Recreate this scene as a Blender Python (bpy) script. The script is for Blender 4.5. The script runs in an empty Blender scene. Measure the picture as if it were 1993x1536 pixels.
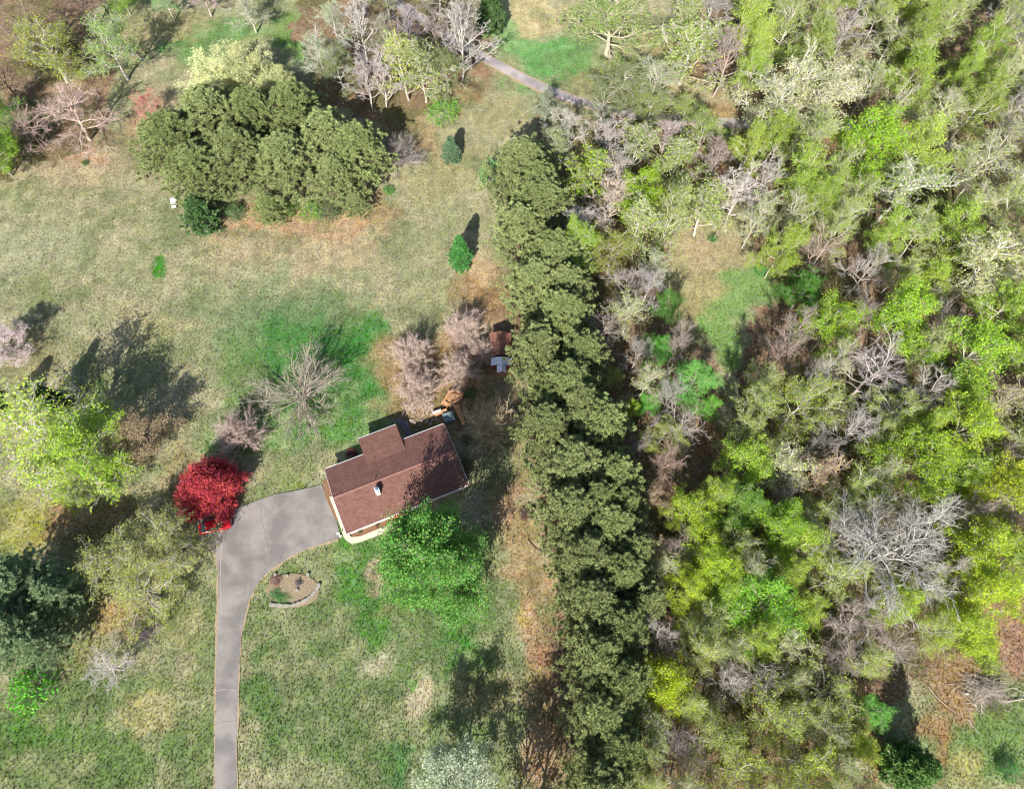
import bpy, bmesh, math, random, numpy as np
from mathutils import Vector, Matrix
random.seed(7)
S = bpy.context.scene
R_ = math.radians
# ------------------------------------------------------------------ camera, light, exposure
F, TILT, CAMH, ROLL = 1400.0, R_(24.5), 110.0, R_(2.2)
SUN_AZ, SUN_EL = R_(10.5), R_(36.0)            # shadows fall ahead (+Y) and a little to the right
cam = bpy.data.cameras.new('camera'); cam.sensor_width = 36; cam.lens = 36*F/1993; cam.clip_end = 4000; cam.clip_start = 1
co = bpy.data.objects.new('camera', cam); S.collection.objects.link(co)
CR = Matrix.Rotation(TILT, 3, 'X') @ Matrix.Rotation(ROLL, 3, 'Z')
co.location = (0, 0, CAMH); co.rotation_euler = CR.to_euler(); S.camera = co
W = bpy.data.worlds.new('World'); S.world = W; W.use_nodes = True
nt = W.node_tree; bg = nt.nodes['Background']; sky = nt.nodes.new('ShaderNodeTexSky'); sky.sky_type = 'NISHITA'
sky.sun_disc = False; sky.sun_elevation = SUN_EL; sky.sun_rotation = math.pi + SUN_AZ
nt.links.new(sky.outputs[0], bg.inputs[0]); bg.inputs[1].default_value = 0.085
sun = bpy.data.lights.new('sun', 'SUN'); sun.energy = 5.0; sun.angle = R_(0.5); sun.color = (1, .96, .9)
so = bpy.data.objects.new('sun', sun); S.collection.objects.link(so)
sd = Vector((math.sin(SUN_AZ)*math.cos(SUN_EL), math.cos(SUN_AZ)*math.cos(SUN_EL), -math.sin(SUN_EL)))
so.rotation_euler = sd.to_track_quat('-Z', 'Y').to_euler(); so.location = (0, 0, 150)
S.view_settings.view_transform = 'Standard'; S.view_settings.look = 'None'
S.view_settings.exposure = 1.05; S.view_settings.gamma = 1
S.cycles.filter_width = 1.05
CRn = np.array(CR)

def G(px, py, z=0.0):
    """ground point (at height z) that the photograph shows at pixel px,py"""
    d = CRn @ np.array([(px-996.5)/F, -(py-768)/F, -1.0])
    t = (z-CAMH)/d[2]
    return np.array([d[0]*t, d[1]*t, z])
def proj(x, y, z=0.0):
    v = np.stack([x, y, z-CAMH+0*x], -1) @ CRn
    return 996.5+F*v[..., 0]/-v[..., 2], 768-F*v[..., 1]/-v[..., 2]
def mpp(px, py, z=0.0):
    p = G(px, py, z); v = (p-np.array([0, 0, CAMH])) @ CRn
    return -v[2]/F
def lin(c, k=1.0):
    return tuple(k*((v/255/12.92) if v/255 <= .04045 else ((v/255+.055)/1.055)**2.4) for v in c)

# ------------------------------------------------------------------ mesh helpers
def link(name, me, m=None, parent=None):
    o = bpy.data.objects.new(name, me); S.collection.objects.link(o)
    if m is not None and me is not None: me.materials.append(m)
    if parent is not None: o.parent = parent
    return o
def npmesh(name, blocks, attr=None, col=None, flat=True):
    """blocks: list of (verts Nx3, faces Mx3|4).  attr: per-face float, col: per-vertex rgb"""
    me = bpy.data.meshes.new(name); V = []; L = []; st = []; tot = []; off = 0; lo = 0
    for v, f in blocks:
        if len(f) == 0: continue
        V.append(v); L.append((f+off).ravel()); n, k = f.shape
        st.append(lo+np.arange(n)*k); tot.append(np.full(n, k)); lo += n*k; off += len(v)
    V = np.concatenate(V).astype(np.float32); L = np.concatenate(L).astype(np.int32)
    st = np.concatenate(st).astype(np.int32); tot = np.concatenate(tot).astype(np.int32)
    me.vertices.add(len(V)); me.vertices.foreach_set('co', V.ravel())
    me.loops.add(len(L)); me.loops.foreach_set('vertex_index', L)
    me.polygons.add(len(st)); me.polygons.foreach_set('loop_start', st); me.polygons.foreach_set('loop_total', tot)
    if attr is not None:
        a = me.attributes.new('rnd', 'FLOAT', 'FACE'); a.data.foreach_set('value', attr.astype(np.float32))
    if col is not None:
        a = me.attributes.new('tone', 'FLOAT_COLOR', 'POINT')
        a.data.foreach_set('color', np.concatenate([col, np.ones((len(col), 1))], 1).astype(np.float32).ravel())
    me.update(calc_edges=True)
    if flat: me.shade_flat()
    return me
def tube(P, Rd, s=3):
    N, k, _ = P.shape
    T = np.gradient(P, axis=1); T /= np.linalg.norm(T, axis=2, keepdims=True)+1e-9
    ref = np.array([.37, .61, .1]); ref = np.broadcast_to(ref, T.shape)
    u = np.cross(T, ref); u /= np.linalg.norm(u, axis=2, keepdims=True)+1e-9; v = np.cross(T, u)
    a = np.arange(s)*2*np.pi/s
    ring = P[:, :, None]+Rd[:, :, None, None]*(np.cos(a)[:, None]*u[:, :, None]+np.sin(a)[:, None]*v[:, :, None])
    idx = np.arange(N*k*s).reshape(N, k, s); nx = np.roll(idx, -1, axis=2)
    f = np.stack([idx[:, :-1], nx[:, :-1], nx[:, 1:], idx[:, 1:]], -1).reshape(-1, 4)
    return ring.reshape(-1, 3), f
def box_v(x0, x1, y0, y1, z0, z1):
    v = np.array([[x, y, z] for z in (z0, z1) for y in (y0, y1) for x in (x0, x1)], float)
    f = np.array([[0, 2, 3, 1], [4, 5, 7, 6], [0, 1, 5, 4], [2, 6, 7, 3], [0, 4, 6, 2], [1, 3, 7, 5]])
    return v, f
def frame(org, ux, z=0):
    """local->world matrix (u along ux)"""
    ux = np.array(ux, float)[:2]; ux /= np.linalg.norm(ux); uy = np.array([-ux[1], ux[0]])
    M = Matrix(((ux[0], uy[0], 0, org[0]), (ux[1], uy[1], 0, org[1]), (0, 0, 1, z), (0, 0, 0, 1)))
    return M
def thing(name, label, cat, M=None, loc=None, group=None):
    o = bpy.data.objects.new(name, None); S.collection.objects.link(o); o.empty_display_size = .3
    if M is not None: o.matrix_world = M
    if loc is not None: o.location = loc
    o['label'] = label; o['category'] = cat
    if group: o['group'] = group
    return o
def part(name, blocks, m, parent, label=None, kind=None, loc=None):
    o = link(name, npmesh(name, blocks), m, parent)
    if label: o['label'] = label
    if kind: o['kind'] = kind
    if loc is not None: o.location = loc
    return o
def slab(poly, z0, z1):
    """vertical prism from 2-D polygon (any simple polygon, triangulated)"""
    bm = bmesh.new(); vs = [bm.verts.new((p[0], p[1], z1)) for p in poly]; f = bm.faces.new(vs)
    if f.normal.z < 0: f.normal_flip()
    e = bmesh.ops.extrude_face_region(bm, geom=[f]); dn = [g for g in e['geom'] if isinstance(g, bmesh.types.BMVert)]
    for v in dn: v.co.z = z0
    bmesh.ops.recalc_face_normals(bm, faces=bm.faces[:]); bmesh.ops.triangulate(bm, faces=[f for f in bm.faces if len(f.verts) > 4])
    V = np.array([v.co[:] for v in bm.verts]); bm.verts.index_update()
    f3 = [[v.index for v in f.verts] for f in bm.faces if len(f.verts) == 3]; f4 = [[v.index for v in f.verts] for f in bm.faces if len(f.verts) == 4]
    bm.free(); out = []
    if f3: out.append((V, np.array(f3)))
    if f4: out.append((V, np.array(f4)))
    return out

# ------------------------------------------------------------------ materials
def mat(name):
    m = bpy.data.materials.new(name); m.use_nodes = True; n = m.node_tree.nodes; n.clear()
    out = n.new('ShaderNodeOutputMaterial'); return m, n, m.node_tree.links, out
def nnode(n, t, **kw):
    x = n.new(t)
    for k, v in kw.items(): setattr(x, k, v)
    return x
def solid(name, col, rough=.7, var=.15, scale=3.0, bump=0.0, metal=0.0, spec=.4):
    m, n, l, out = mat(name); p = n.new('ShaderNodeBsdfPrincipled'); l.new(p.outputs[0], out.inputs[0])
    p.inputs['Roughness'].default_value = rough; p.inputs['Metallic'].default_value = metal; p.inputs['Specular IOR Level'].default_value = spec
    tc = n.new('ShaderNodeTexCoord'); no = n.new('ShaderNodeTexNoise'); no.inputs['Scale'].default_value = scale; no.inputs['Detail'].default_value = 6
    l.new(tc.outputs['Object'], no.inputs['Vector'])
    r = n.new('ShaderNodeMapRange'); r.inputs[3].default_value = 1-var; r.inputs[4].default_value = 1+var; r.inputs[1].default_value = .3; r.inputs[2].default_value = .7
    l.new(no.outputs[0], r.inputs[0])
    mx = n.new('ShaderNodeVectorMath'); mx.operation = 'SCALE'; mx.inputs[0].default_value = col; l.new(r.outputs[0], mx.inputs['Scale'])
    l.new(mx.outputs[0], p.inputs['Base Color'])
    if bump:
        b = n.new('ShaderNodeBump'); b.inputs['Strength'].default_value = bump; b.inputs['Distance'].default_value = .1
        l.new(no.outputs[0], b.inputs['Height']); l.new(b.outputs[0], p.inputs['Normal'])
    return m
def leafmat(name, trans=.4, lo=.6, hi=1.5, hue=.03):
    m, n, l, out = mat(name)
    oi = n.new('ShaderNodeObjectInfo'); at = n.new('ShaderNodeAttribute'); at.attribute_name = 'rnd'
    r = n.new('ShaderNodeMapRange'); r.inputs[3].default_value = lo; r.inputs[4].default_value = hi; l.new(at.outputs['Fac'], r.inputs[0])
    h = n.new('ShaderNodeHueSaturation'); l.new(oi.outputs['Color'], h.inputs['Color']); l.new(r.outputs[0], h.inputs['Value'])
    mu = n.new('ShaderNodeMath'); mu.operation = 'MULTIPLY'; mu.inputs[1].default_value = 7.31; l.new(at.outputs['Fac'], mu.inputs[0])
    fr = n.new('ShaderNodeMath'); fr.operation = 'FRACT'; l.new(mu.outputs[0], fr.inputs[0])
    r2 = n.new('ShaderNodeMapRange'); r2.inputs[3].default_value = .5-hue; r2.inputs[4].default_value = .5+hue; l.new(fr.outputs[0], r2.inputs[0]); l.new(r2.outputs[0], h.inputs['Hue'])
    d = n.new('ShaderNodeBsdfDiffuse'); t = n.new('ShaderNodeBsdfTranslucent'); mx = n.new('ShaderNodeMixShader'); mx.inputs[0].default_value = trans
    l.new(h.outputs[0], d.inputs[0]); l.new(h.outputs[0], t.inputs[0]); l.new(d.outputs[0], mx.inputs[1]); l.new(t.outputs[0], mx.inputs[2])
    l.new(mx.outputs[0], out.inputs[0]); return m
def barkmat():
    m, n, l, out = mat('bark'); p = n.new('ShaderNodeBsdfPrincipled'); l.new(p.outputs[0], out.inputs[0]); p.inputs['Roughness'].default_value = .85
    oi = n.new('ShaderNodeObjectInfo'); tc = n.new('ShaderNodeTexCoord'); no = n.new('ShaderNodeTexNoise'); no.inputs['Scale'].default_value = 4; no.inputs['Detail'].default_value = 5
    l.new(tc.outputs['Object'], no.inputs['Vector']); r = n.new('ShaderNodeMapRange'); r.inputs[1].default_value = .3; r.inputs[2].default_value = .7; r.inputs[3].default_value = .6; r.inputs[4].default_value = 1.3
    l.new(no.outputs[0], r.inputs[0]); v = n.new('ShaderNodeVectorMath'); v.operation = 'SCALE'; l.new(oi.outputs['Color'], v.inputs[0]); l.new(r.outputs[0], v.inputs['Scale'])
    l.new(v.outputs[0], p.inputs['Base Color']); return m
def tonemat(name, trans=.0, lo=.8, hi=1.2):
    m, n, l, out = mat(name); at = n.new('ShaderNodeAttribute'); at.attribute_name = 'tone'
    d = n.new('ShaderNodeBsdfDiffuse'); l.new(at.outputs['Color'], d.inputs[0])
    t = n.new('ShaderNodeBsdfTranslucent'); l.new(at.outputs['Color'], t.inputs[0]); mx = n.new('ShaderNodeMixShader'); mx.inputs[0].default_value = trans
    l.new(d.outputs[0], mx.inputs[1]); l.new(t.outputs[0], mx.inputs[2]); l.new(mx.outputs[0], out.inputs[0]); return m
M_LEAF = leafmat('leaf'); M_NEEDLE = leafmat('needle', .15, .5, 1.4, .02); M_PETAL = leafmat('petal', .3, .75, 1.2, .02)
M_BARK = barkmat(); M_TONE = tonemat('ground_plants', .3)

# ground material: painted kinds of turf (vertex tone = albedo of the turf there) broken up by noise
def groundmat():
    m, n, l, out = mat('turf'); p = n.new('ShaderNodeBsdfPrincipled'); l.new(p.outputs[0], out.inputs[0])
    p.inputs['Roughness'].default_value = .95; p.inputs['Specular IOR Level'].default_value = .1
    tc = n.new('ShaderNodeTexCoord'); at = n.new('ShaderNodeAttribute'); at.attribute_name = 'tone'
    def noise(s, d, rough=.6):
        x = n.new('ShaderNodeTexNoise'); x.inputs['Scale'].default_value = s; x.inputs['Detail'].default_value = d; x.inputs['Roughness'].default_value = rough
        l.new(tc.outputs['Object'], x.inputs['Vector']); return x
    def mr(src, a, b, c, d):
        r = n.new('ShaderNodeMapRange'); r.inputs[1].default_value = a; r.inputs[2].default_value = b; r.inputs[3].default_value = c; r.inputs[4].default_value = d
        l.new(src, r.inputs[0]); return r.outputs[0]
    n1 = noise(2.6, 6, .8); n2 = noise(.8, 6, .7); n3 = noise(1.7, 4, .6)
    hs = n.new('ShaderNodeHueSaturation'); l.new(at.outputs['Color'], hs.inputs['Color'])
    l.new(mr(n2.outputs[0], .35, .65, .485, .515), hs.inputs['Hue']); l.new(mr(n3.outputs[0], .35, .65, .75, 1.2), hs.inputs['Saturation'])
    mu = n.new('ShaderNodeMath'); mu.operation = 'MULTIPLY'; l.new(mr(n1.outputs[0], .38, .62, .64, 1.36), mu.inputs[0]); l.new(mr(n2.outputs[0], .35, .65, .86, 1.14), mu.inputs[1])
    l.new(mu.outputs[0], hs.inputs['Value']); l.new(hs.outputs[0], p.inputs['Base Color'])
    b = n.new('ShaderNodeBump'); b.inputs['Strength'].default_value = .8; b.inputs['Distance'].default_value = .15; l.new(n1.outputs[0], b.inputs['Height']); l.new(b.outputs[0], p.inputs['Normal'])
    return m

# ------------------------------------------------------------------ ground sheet
def vnoise(x, y, s, seed, octv=3):
    rg = np.random.RandomState(seed); out = 0; amp = 1; tot = 0
    for o in range(octv):
        g = rg.rand(257, 257); u = (x/s*2**o+1000.3) % 256; v = (y/s*2**o+1000.7) % 256
        i = u.astype(int); j = v.astype(int); fu = u-i; fv = v-j; fu = fu*fu*(3-2*fu); fv = fv*fv*(3-2*fv)
        out = out+amp*((g[i, j]*(1-fu)+g[i+1, j]*fu)*(1-fv)+(g[i, j+1]*(1-fu)+g[i+1, j+1]*fu)*fv); tot += amp; amp *= .55
    return out/tot
def inpoly(px, py, poly):
    r = np.zeros(np.shape(px), bool); n = len(poly)
    for i in range(n):
        x1, y1 = poly[i]; x2, y2 = poly[(i+1) % n]
        c = ((y1 > py) != (y2 > py)) & (px < (x2-x1)*(py-y1)/((y2-y1) if y2 != y1 else 1e-9)+x1); r ^= c
    return r
WOOD = [(1060, 215), (1180, 235), (1330, 245), (1480, 262), (1440, 330), (1370, 420), (1275, 440), (1290, 560), (1330, 690), (1378, 800), (1385, 860), (1440, 840), (1420, 740), (1480, 600), (1480, 470), (1440, 380), (1480, 250), (1420, 150), (1330, 120), (1300, -80),
        (2300, -200), (2300, 1180), (1960, 1200), (1890, 1290), (1760, 1300), (1720, 1370), (1690, 1700), (1240, 1700), (1210, 1150), (1190, 800), (1120, 560), (1100, 330)]
WOOD2 = [(580, 60), (600, -80), (930, -80), (960, 60), (905, 150), (900, 200), (830, 235), (760, 260), (600, 190)]
WOOD3 = [(-300, -100), (170, -100), (230, 60), (200, 260), (70, 320), (-300, 400)]
PATCH = [  # cx, cy, rx, ry, colour, strength : kinds of turf and litter
    (720, 1330, 420, 260, (126, 142, 92), .95), (560, 1050, 200, 120, (120, 140, 84), .8), (150, 1440, 330, 150, (112, 136, 76), .85),
    (560, 640, 230, 110, (116, 140, 94), .8), (640, 720, 200, 130, (78, 132, 64), .95), (720, 690, 60, 140, (74, 134, 60), .9), (560, 830, 180, 70, (96, 144, 70), .9), (450, 720, 60, 90, (104, 136, 72), .7),
    (700, 870, 60, 50, (88, 146, 66), .6), (300, 525, 20, 14, (58, 138, 34), 1), (560, 950, 60, 40, (150, 156, 88), .7),
    (210, 420, 80, 26, (118, 128, 78), .6), (90, 560, 60, 26, (122, 130, 78), .55), (250, 470, 40, 20, (112, 128, 76), .5), (150, 580, 60, 16, (112, 124, 72), .6), (140, 360, 120, 30, (138, 142, 96), .6),
    (600, 470, 220, 60, (186, 168, 132), .8), (330, 300, 60, 60, (186, 160, 128), .6), (150, 330, 150, 40, (186, 166, 134), .7), (300, 620, 120, 40, (172, 162, 116), .6), (60, 490, 120, 60, (166, 168, 132), .6), (790, 470, 60, 50, (150, 154, 112), .5),
    (600, 425, 190, 42, (194, 160, 126), .9), (740, 400, 60, 34, (196, 156, 120), .9), (520, 440, 60, 24, (200, 156, 116), .6), (930, 160, 40, 34, (160, 116, 92), .9), (820, 270, 50, 60, (190, 152, 118), .7), (960, 210, 110, 60, (164, 158, 110), .5), (870, 330, 80, 80, (170, 158, 112), .5),
    (940, 520, 50, 50, (198, 168, 130), .8), (985, 600, 50, 120, (160, 124, 98), .8), (900, 750, 130, 120, (160, 126, 90), .85), (930, 580, 60, 50, (176, 132, 92), .7), (790, 740, 70, 110, (176, 142, 106), .8), (800, 830, 60, 30, (150, 118, 90), .8),
    (1020, 880, 50, 60, (190, 160, 112), .7), (1000, 990, 40, 90, (190, 150, 116), .85), (1030, 1080, 45, 110, (180, 146, 106), .75), (1050, 1200, 55, 90, (198, 160, 126), .9), (1020, 1190, 24, 26, (196, 172, 96), .9), (1075, 1330, 50, 130, (190, 144, 112), .95), (1060, 1480, 60, 110, (180, 136, 106), .8), (960, 1340, 70, 60, (168, 152, 106), .6),
    (1080, 110, 110, 70, (110, 166, 92), .95), (1020, 60, 60, 50, (136, 180, 108), .8), (1180, 165, 60, 40, (176, 160, 116), .7), (1240, 190, 80, 60, (186, 168, 124), .6), (1060, 15, 80, 30, (206, 188, 140), .8), (1300, 130, 60, 60, (190, 164, 116), .7),
    (440, 80, 70, 60, (108, 154, 86), .9), (390, 120, 50, 50, (100, 154, 78), .9), (560, 50, 80, 60, (118, 156, 76), .8), (600, 90, 50, 60, (104, 150, 70), .7), (330, 60, 80, 60, (158, 146, 100), .6), (270, 60, 60, 50, (176, 166, 116), .6), (470, 100, 50, 20, (158, 160, 100), .6), (280, 250, 60, 50, (190, 156, 124), .8), (150, 290, 110, 30, (186, 148, 122), .8),
    (690, 1130, 60, 70, (84, 140, 56), .85), (740, 1200, 44, 80, (84, 136, 56), .85), (885, 1255, 34, 60, (78, 134, 60), .95), (640, 1060, 90, 26, (92, 138, 64), .8), (735, 1112, 34, 42, (190, 168, 138), .9), (880, 1150, 110, 110, (92, 132, 62), .7), (960, 1090, 60, 90, (124, 138, 84), .6),
    (735, 1300, 34, 26, (186, 180, 150), .8), (812, 1330, 32, 34, (198, 184, 154), .9), (797, 1308, 8, 7, (70, 140, 40), 1), (770, 1180, 30, 40, (150, 146, 100), .6), (800, 1480, 50, 60, (90, 138, 80), .8), (700, 1480, 100, 40, (106, 134, 74), .6),
    (478, 1380, 18, 190, (160, 152, 116), .6), (518, 1330, 22, 200, (98, 132, 66), .6), (400, 1300, 22, 200, (140, 146, 94), .5), (600, 1260, 100, 60, (128, 140, 92), .5), (600, 1400, 60, 60, (142, 150, 104), .5),
    (290, 1385, 60, 50, (188, 176, 122), .85), (330, 1330, 70, 40, (160, 158, 106), .6), (230, 1200, 80, 50, (176, 142, 92), .8), (160, 1010, 110, 70, (166, 132, 96), .9), (40, 1010, 60, 70, (166, 164, 72), .85), (150, 1290, 60, 60, (134, 132, 76), .7), (60, 1420, 100, 30, (90, 132, 54), .8), (370, 1180, 40, 90, (148, 146, 92), .6), (380, 900, 60, 60, (160, 144, 98), .7), (340, 960, 40, 60, (150, 136, 96), .7),
    (40, 700, 90, 50, (166, 152, 108), .6), (170, 740, 60, 60, (128, 138, 82), .6), (300, 700, 90, 80, (132, 144, 92), .6), (420, 560, 50, 60, (130, 148, 100), .4)]
PATCH2 = [  # painted over the woodland floor
    (1370, 480, 100, 50, (182, 164, 128), .9), (1360, 560, 80, 70, (174, 164, 118), 1), (1440, 550, 56, 60, (128, 162, 92), .9), (1405, 650, 50, 80, (126, 162, 86), .9), (1350, 640, 30, 60, (172, 160, 112), .9), (1390, 720, 30, 50, (120, 150, 80), .8), (1385, 330, 30, 90, (172, 132, 106), .9), (1370, 860, 30, 60, (186, 140, 100), .7),
    (1900, 1440, 140, 110, (122, 148, 84), 1), (1840, 1330, 60, 60, (172, 142, 104), 1), (1970, 1240, 80, 90, (172, 136, 110), .95), (1880, 1500, 50, 60, (188, 176, 116), .7), (1820, 1470, 24, 80, (172, 132, 92), .7), (1700, 1460, 30, 90, (172, 132, 84), .7), (1800, 1410, 40, 40, (178, 136, 102), .7),
    (1600, 270, 200, 16, (150, 110, 84), .7), (1400, 200, 60, 50, (176, 140, 100), .7), (1430, 120, 40, 40, (150, 110, 84), .6), (1470, 230, 50, 16, (96, 150, 66), .8), (1150, 500, 40, 60, (120, 96, 80), .8), (1330, 300, 60, 40, (150, 120, 90), .5)]
ax = np.concatenate([[-2500, -1200, -600, -300, -180], np.arange(-135, 135.1, .5), [180, 300, 600, 1200, 2500]])
ay = np.concatenate([[-2500, -1200, -500, -200, -80, -40], np.arange(-24, 175.1, .5), [220, 350, 600, 1200, 2500]])
GX, GY = np.meshgrid(ax, ay, indexing='ij'); PX, PY = proj(GX, GY); far = (np.abs(GX) > 200) | (GY > 230) | (GY < -60)
PX = np.where(far, -9999, PX); PY = np.where(far, -9999, PY)
ALB = .60
def ground_tone(PX, PY, GX, GY):
    w1 = vnoise(GX, GY, 9, 1)-.5; w2 = vnoise(GX, GY, 9, 2)-.5; fx = (vnoise(GX, GY, 2.2, 3, 4)-.5)
    qx = PX+w1*110+fx*60; qy = PY+w2*110+(vnoise(GX, GY, 2.2, 4, 4)-.5)*60
    def C(c): return np.array(lin(c, ALB))
    col = np.zeros(PX.shape+(3,))+C((178, 170, 134))
    mott = np.clip((vnoise(GX, GY, 6, 8, 4)-.44)*7, 0, 1)[..., None]
    col = col*(1-.6*mott)+.6*mott*C((146, 150, 106))
    def paint(col, L):
        for cx, cy, rx, ry, c, s in L:
            d = np.hypot((qx-cx)/rx, (qy-cy)/ry); w = np.clip((1.2-d)/.62, 0, 1)*s*.9; w = (w*w*(3-2*w))[..., None]; col = col*(1-w)+w*C(c)
        return col
    col = paint(col, PATCH)
    m2 = np.clip((vnoise(GX, GY, 2.6, 51, 5)-.5)*7, -1, 1)[..., None]; m3 = np.clip((vnoise(GX, GY, 7, 53, 4)-.56)*9, 0, 1)[..., None]
    lwr = np.clip((PY-560)/300, .35, 1)[..., None]; m2 = m2*lwr; col = np.where(m2 > 0, col*(1-.34*m2)+.34*m2*C((192, 184, 142)), col*(1+.34*m2)-.34*m2*C((92, 128, 60))); col = col*(1-.4*m3)+.4*m3*C((106, 122, 76))
    st = np.sin((GX*.93+GY*.16)*2*np.pi/1.9+w1*7); col = col*(1+.05*st[..., None])
    wood = inpoly(qx, qy, WOOD) | inpoly(qx, qy, WOOD2) | inpoly(qx, qy, WOOD3) | inpoly(qx, qy, [(1090, 330), (1200, 330), (1260, 1700), (1110, 1700), (1090, 1200), (1050, 800), (1000, 560)])
    lm = vnoise(GX, GY, 4, 11, 4)[..., None]
    wc = C((130, 108, 86))*(1-lm)+C((178, 148, 120))*lm; gw = np.clip((vnoise(GX, GY, 12, 12, 3)-.5)*5, 0, .6)[..., None]; wc = wc*(1-gw)+gw*C((104, 112, 60))
    col = np.where(wood[..., None], wc, col)
    col = paint(col, PATCH2)
    k = (.72+.56*vnoise(GX, GY, 1.4, 21, 3))[..., None]
    return col*k, wood
TONE, WOODMASK = ground_tone(PX, PY, GX, GY)
gz = -.10*vnoise(GX, GY, 5, 31)-.03
nxv, nyv = GX.shape; idx = np.arange(nxv*nyv).reshape(nxv, nyv)
gf = np.stack([idx[:-1, :-1], idx[1:, :-1], idx[1:, 1:], idx[:-1, 1:]], -1).reshape(-1, 4)
gme = npmesh('ground', [(np.stack([GX, GY, gz], -1).reshape(-1, 3), gf)], col=TONE.reshape(-1, 3), flat=False)
go = link('ground', gme, groundmat()); go['kind'] = 'structure'

# ------------------------------------------------------------------ drive, lane, walk
def asphalt(name, base, warm, cracks=True):
    m, n, l, out = mat(name); p = n.new('ShaderNodeBsdfPrincipled'); l.new(p.outputs[0], out.inputs[0]); p.inputs['Roughness'].default_value = .9
    tc = n.new('ShaderNodeTexCoord')
    def N(s, d):
        x = n.new('ShaderNodeTexNoise'); x.inputs['Scale'].default_value = s; x.inputs['Detail'].default_value = d; l.new(tc.outputs['Object'], x.inputs['Vector']); return x
    a = N(.3, 8); b = N(9, 4); mx = n.new('ShaderNodeMix'); mx.data_type = 'RGBA'; mx.inputs[6].default_value = (*base, 1); mx.inputs[7].default_value = (*warm, 1)
    r = n.new('ShaderNodeMapRange'); r.inputs[1].default_value = .40; r.inputs[2].default_value = .60; l.new(a.outputs[0], r.inputs[0]); l.new(r.outputs[0], mx.inputs[0])
    r2 = n.new('ShaderNodeMapRange'); r2.inputs[1].default_value = .3; r2.inputs[2].default_value = .7; r2.inputs[3].default_value = .82; r2.inputs[4].default_value = 1.18; l.new(b.outputs[0], r2.inputs[0])
    v = n.new('ShaderNodeVectorMath'); v.operation = 'SCALE'; l.new(mx.outputs[2], v.inputs[0]); l.new(r2.outputs[0], v.inputs['Scale']); l.new(v.outputs[0], p.inputs['Base Color'])
    bp = n.new('ShaderNodeBump'); bp.inputs['Strength'].default_value = .3; bp.inputs['Distance'].default_value = .02; l.new(b.outputs[0], bp.inputs['Height']); l.new(bp.outputs[0], p.inputs['Normal'])
    return m
M_ASPH = asphalt('worn_asphalt', lin((134, 128, 123), .62), lin((164, 156, 149), .62))
M_LANE = asphalt('lane_asphalt', lin((160, 150, 150), .62), lin((196, 186, 180), .62))
def smooth(pts, it=2):
    pts = [np.array(p, float) for p in pts]
    for _ in range(it):
        q = [pts[0]]
        for a, b in zip(pts[:-1], pts[1:]): q += [a*.75+b*.25, a*.25+b*.75]
        q.append(pts[-1]); pts = q
    return pts
rg0 = np.random.RandomState(5)
right = smooth([(664, 1047), (630, 1058), (595, 1070), (550, 1092), (510, 1124), (486, 1160), (472, 1215), (464, 1300), (461, 1400), (460, 1536), (460, 1660)])
left = smooth([(418, 1660), (418, 1536), (419, 1400), (422, 1250), (425, 1160), (424, 1085), (405, 1060), (384, 1050)])
top = smooth([(384, 1012), (420, 1004), (462, 990), (520, 966), (575, 955), (626, 944)], 1)
DRV = [(p[0]+rg0.uniform(-.8, .8), p[1]+rg0.uniform(-.8, .8)) for p in right+left+top]+[(655, 1015)]
DRVW = [G(*p)[:2] for p in DRV]
d = link('driveway', npmesh('driveway', slab(DRVW, -.15, .03)), M_ASPH); d['kind'] = 'structure'
def ribbon(pts, w, z, wj=0, seed=1, z0=None):
    rg = np.random.RandomState(seed); P = np.array([G(*p)[:2] for p in pts]); T = np.gradient(P, axis=0); T /= np.linalg.norm(T, axis=1, keepdims=True)
    Nn = np.stack([-T[:, 1], T[:, 0]], 1); w1 = w/2+rg.uniform(-wj, wj, len(P)); w2 = w/2+rg.uniform(-wj, wj, len(P))
    a = P+Nn*w1[:, None]; b = P-Nn*w2[:, None]; poly = list(a)+list(b[::-1]); return poly
def ribmesh(poly, z0, z1):
    n = len(poly)//2; a = poly[:n]; b = poly[n:][::-1]; V = []
    for p, q in zip(a, b): V += [(p[0], p[1], z1), (q[0], q[1], z1), (p[0], p[1], z0), (q[0], q[1], z0)]
    Fs = []
    for i in range(n-1):
        k = 4*i; Fs += [[k, k+1, k+5, k+4], [k+2, k, k+4, k+6], [k+1, k+3, k+7, k+5]]
    return [(np.array(V), np.array(Fs))]
LANE = smooth([(700, -30), (800, 20), (880, 75), (930, 104), (985, 134), (1050, 168), (1100, 188), (1145, 202), (1230, 222), (1370, 236), (1460, 240), (1600, 244), (1720, 252), (1800, 268), (1900, 300), (2050, 360)], 2)
o = link('lane', npmesh('lane', ribmesh(ribbon(LANE, 2.2, 0, .08), -.15, .02)), M_LANE); o['kind'] = 'structure'
M_SHOULDER = solid('dry_verge', lin((186, 164, 130), .6), .95, .3, 5, .4)
for i, (pl, w) in enumerate([(LANE, 2.9)]):
    o = link('lane_verge', npmesh('lane_verge', ribmesh(ribbon(pl, w, 0, .25, 3), -.15, .012)), M_SHOULDER); o['kind'] = 'structure'
vg = [p for p in right[2:]]
o = link('drive_verge', npmesh('drive_verge', ribmesh(ribbon(vg, .42, 0, .2, 4), -.15, .016)), M_SHOULDER); o['kind'] = 'structure'
o = link('drive_verge', npmesh('drive_verge', ribmesh(ribbon(left[:-3], .38, 0, .18, 6), -.15, .016)), M_SHOULDER); o['kind'] = 'structure'
M_CRACK = solid('crack_filler', (.13, .125, .125), .9); M_SEAM = solid('pale_seam', lin((196, 184, 180), .6), .9)
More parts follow.
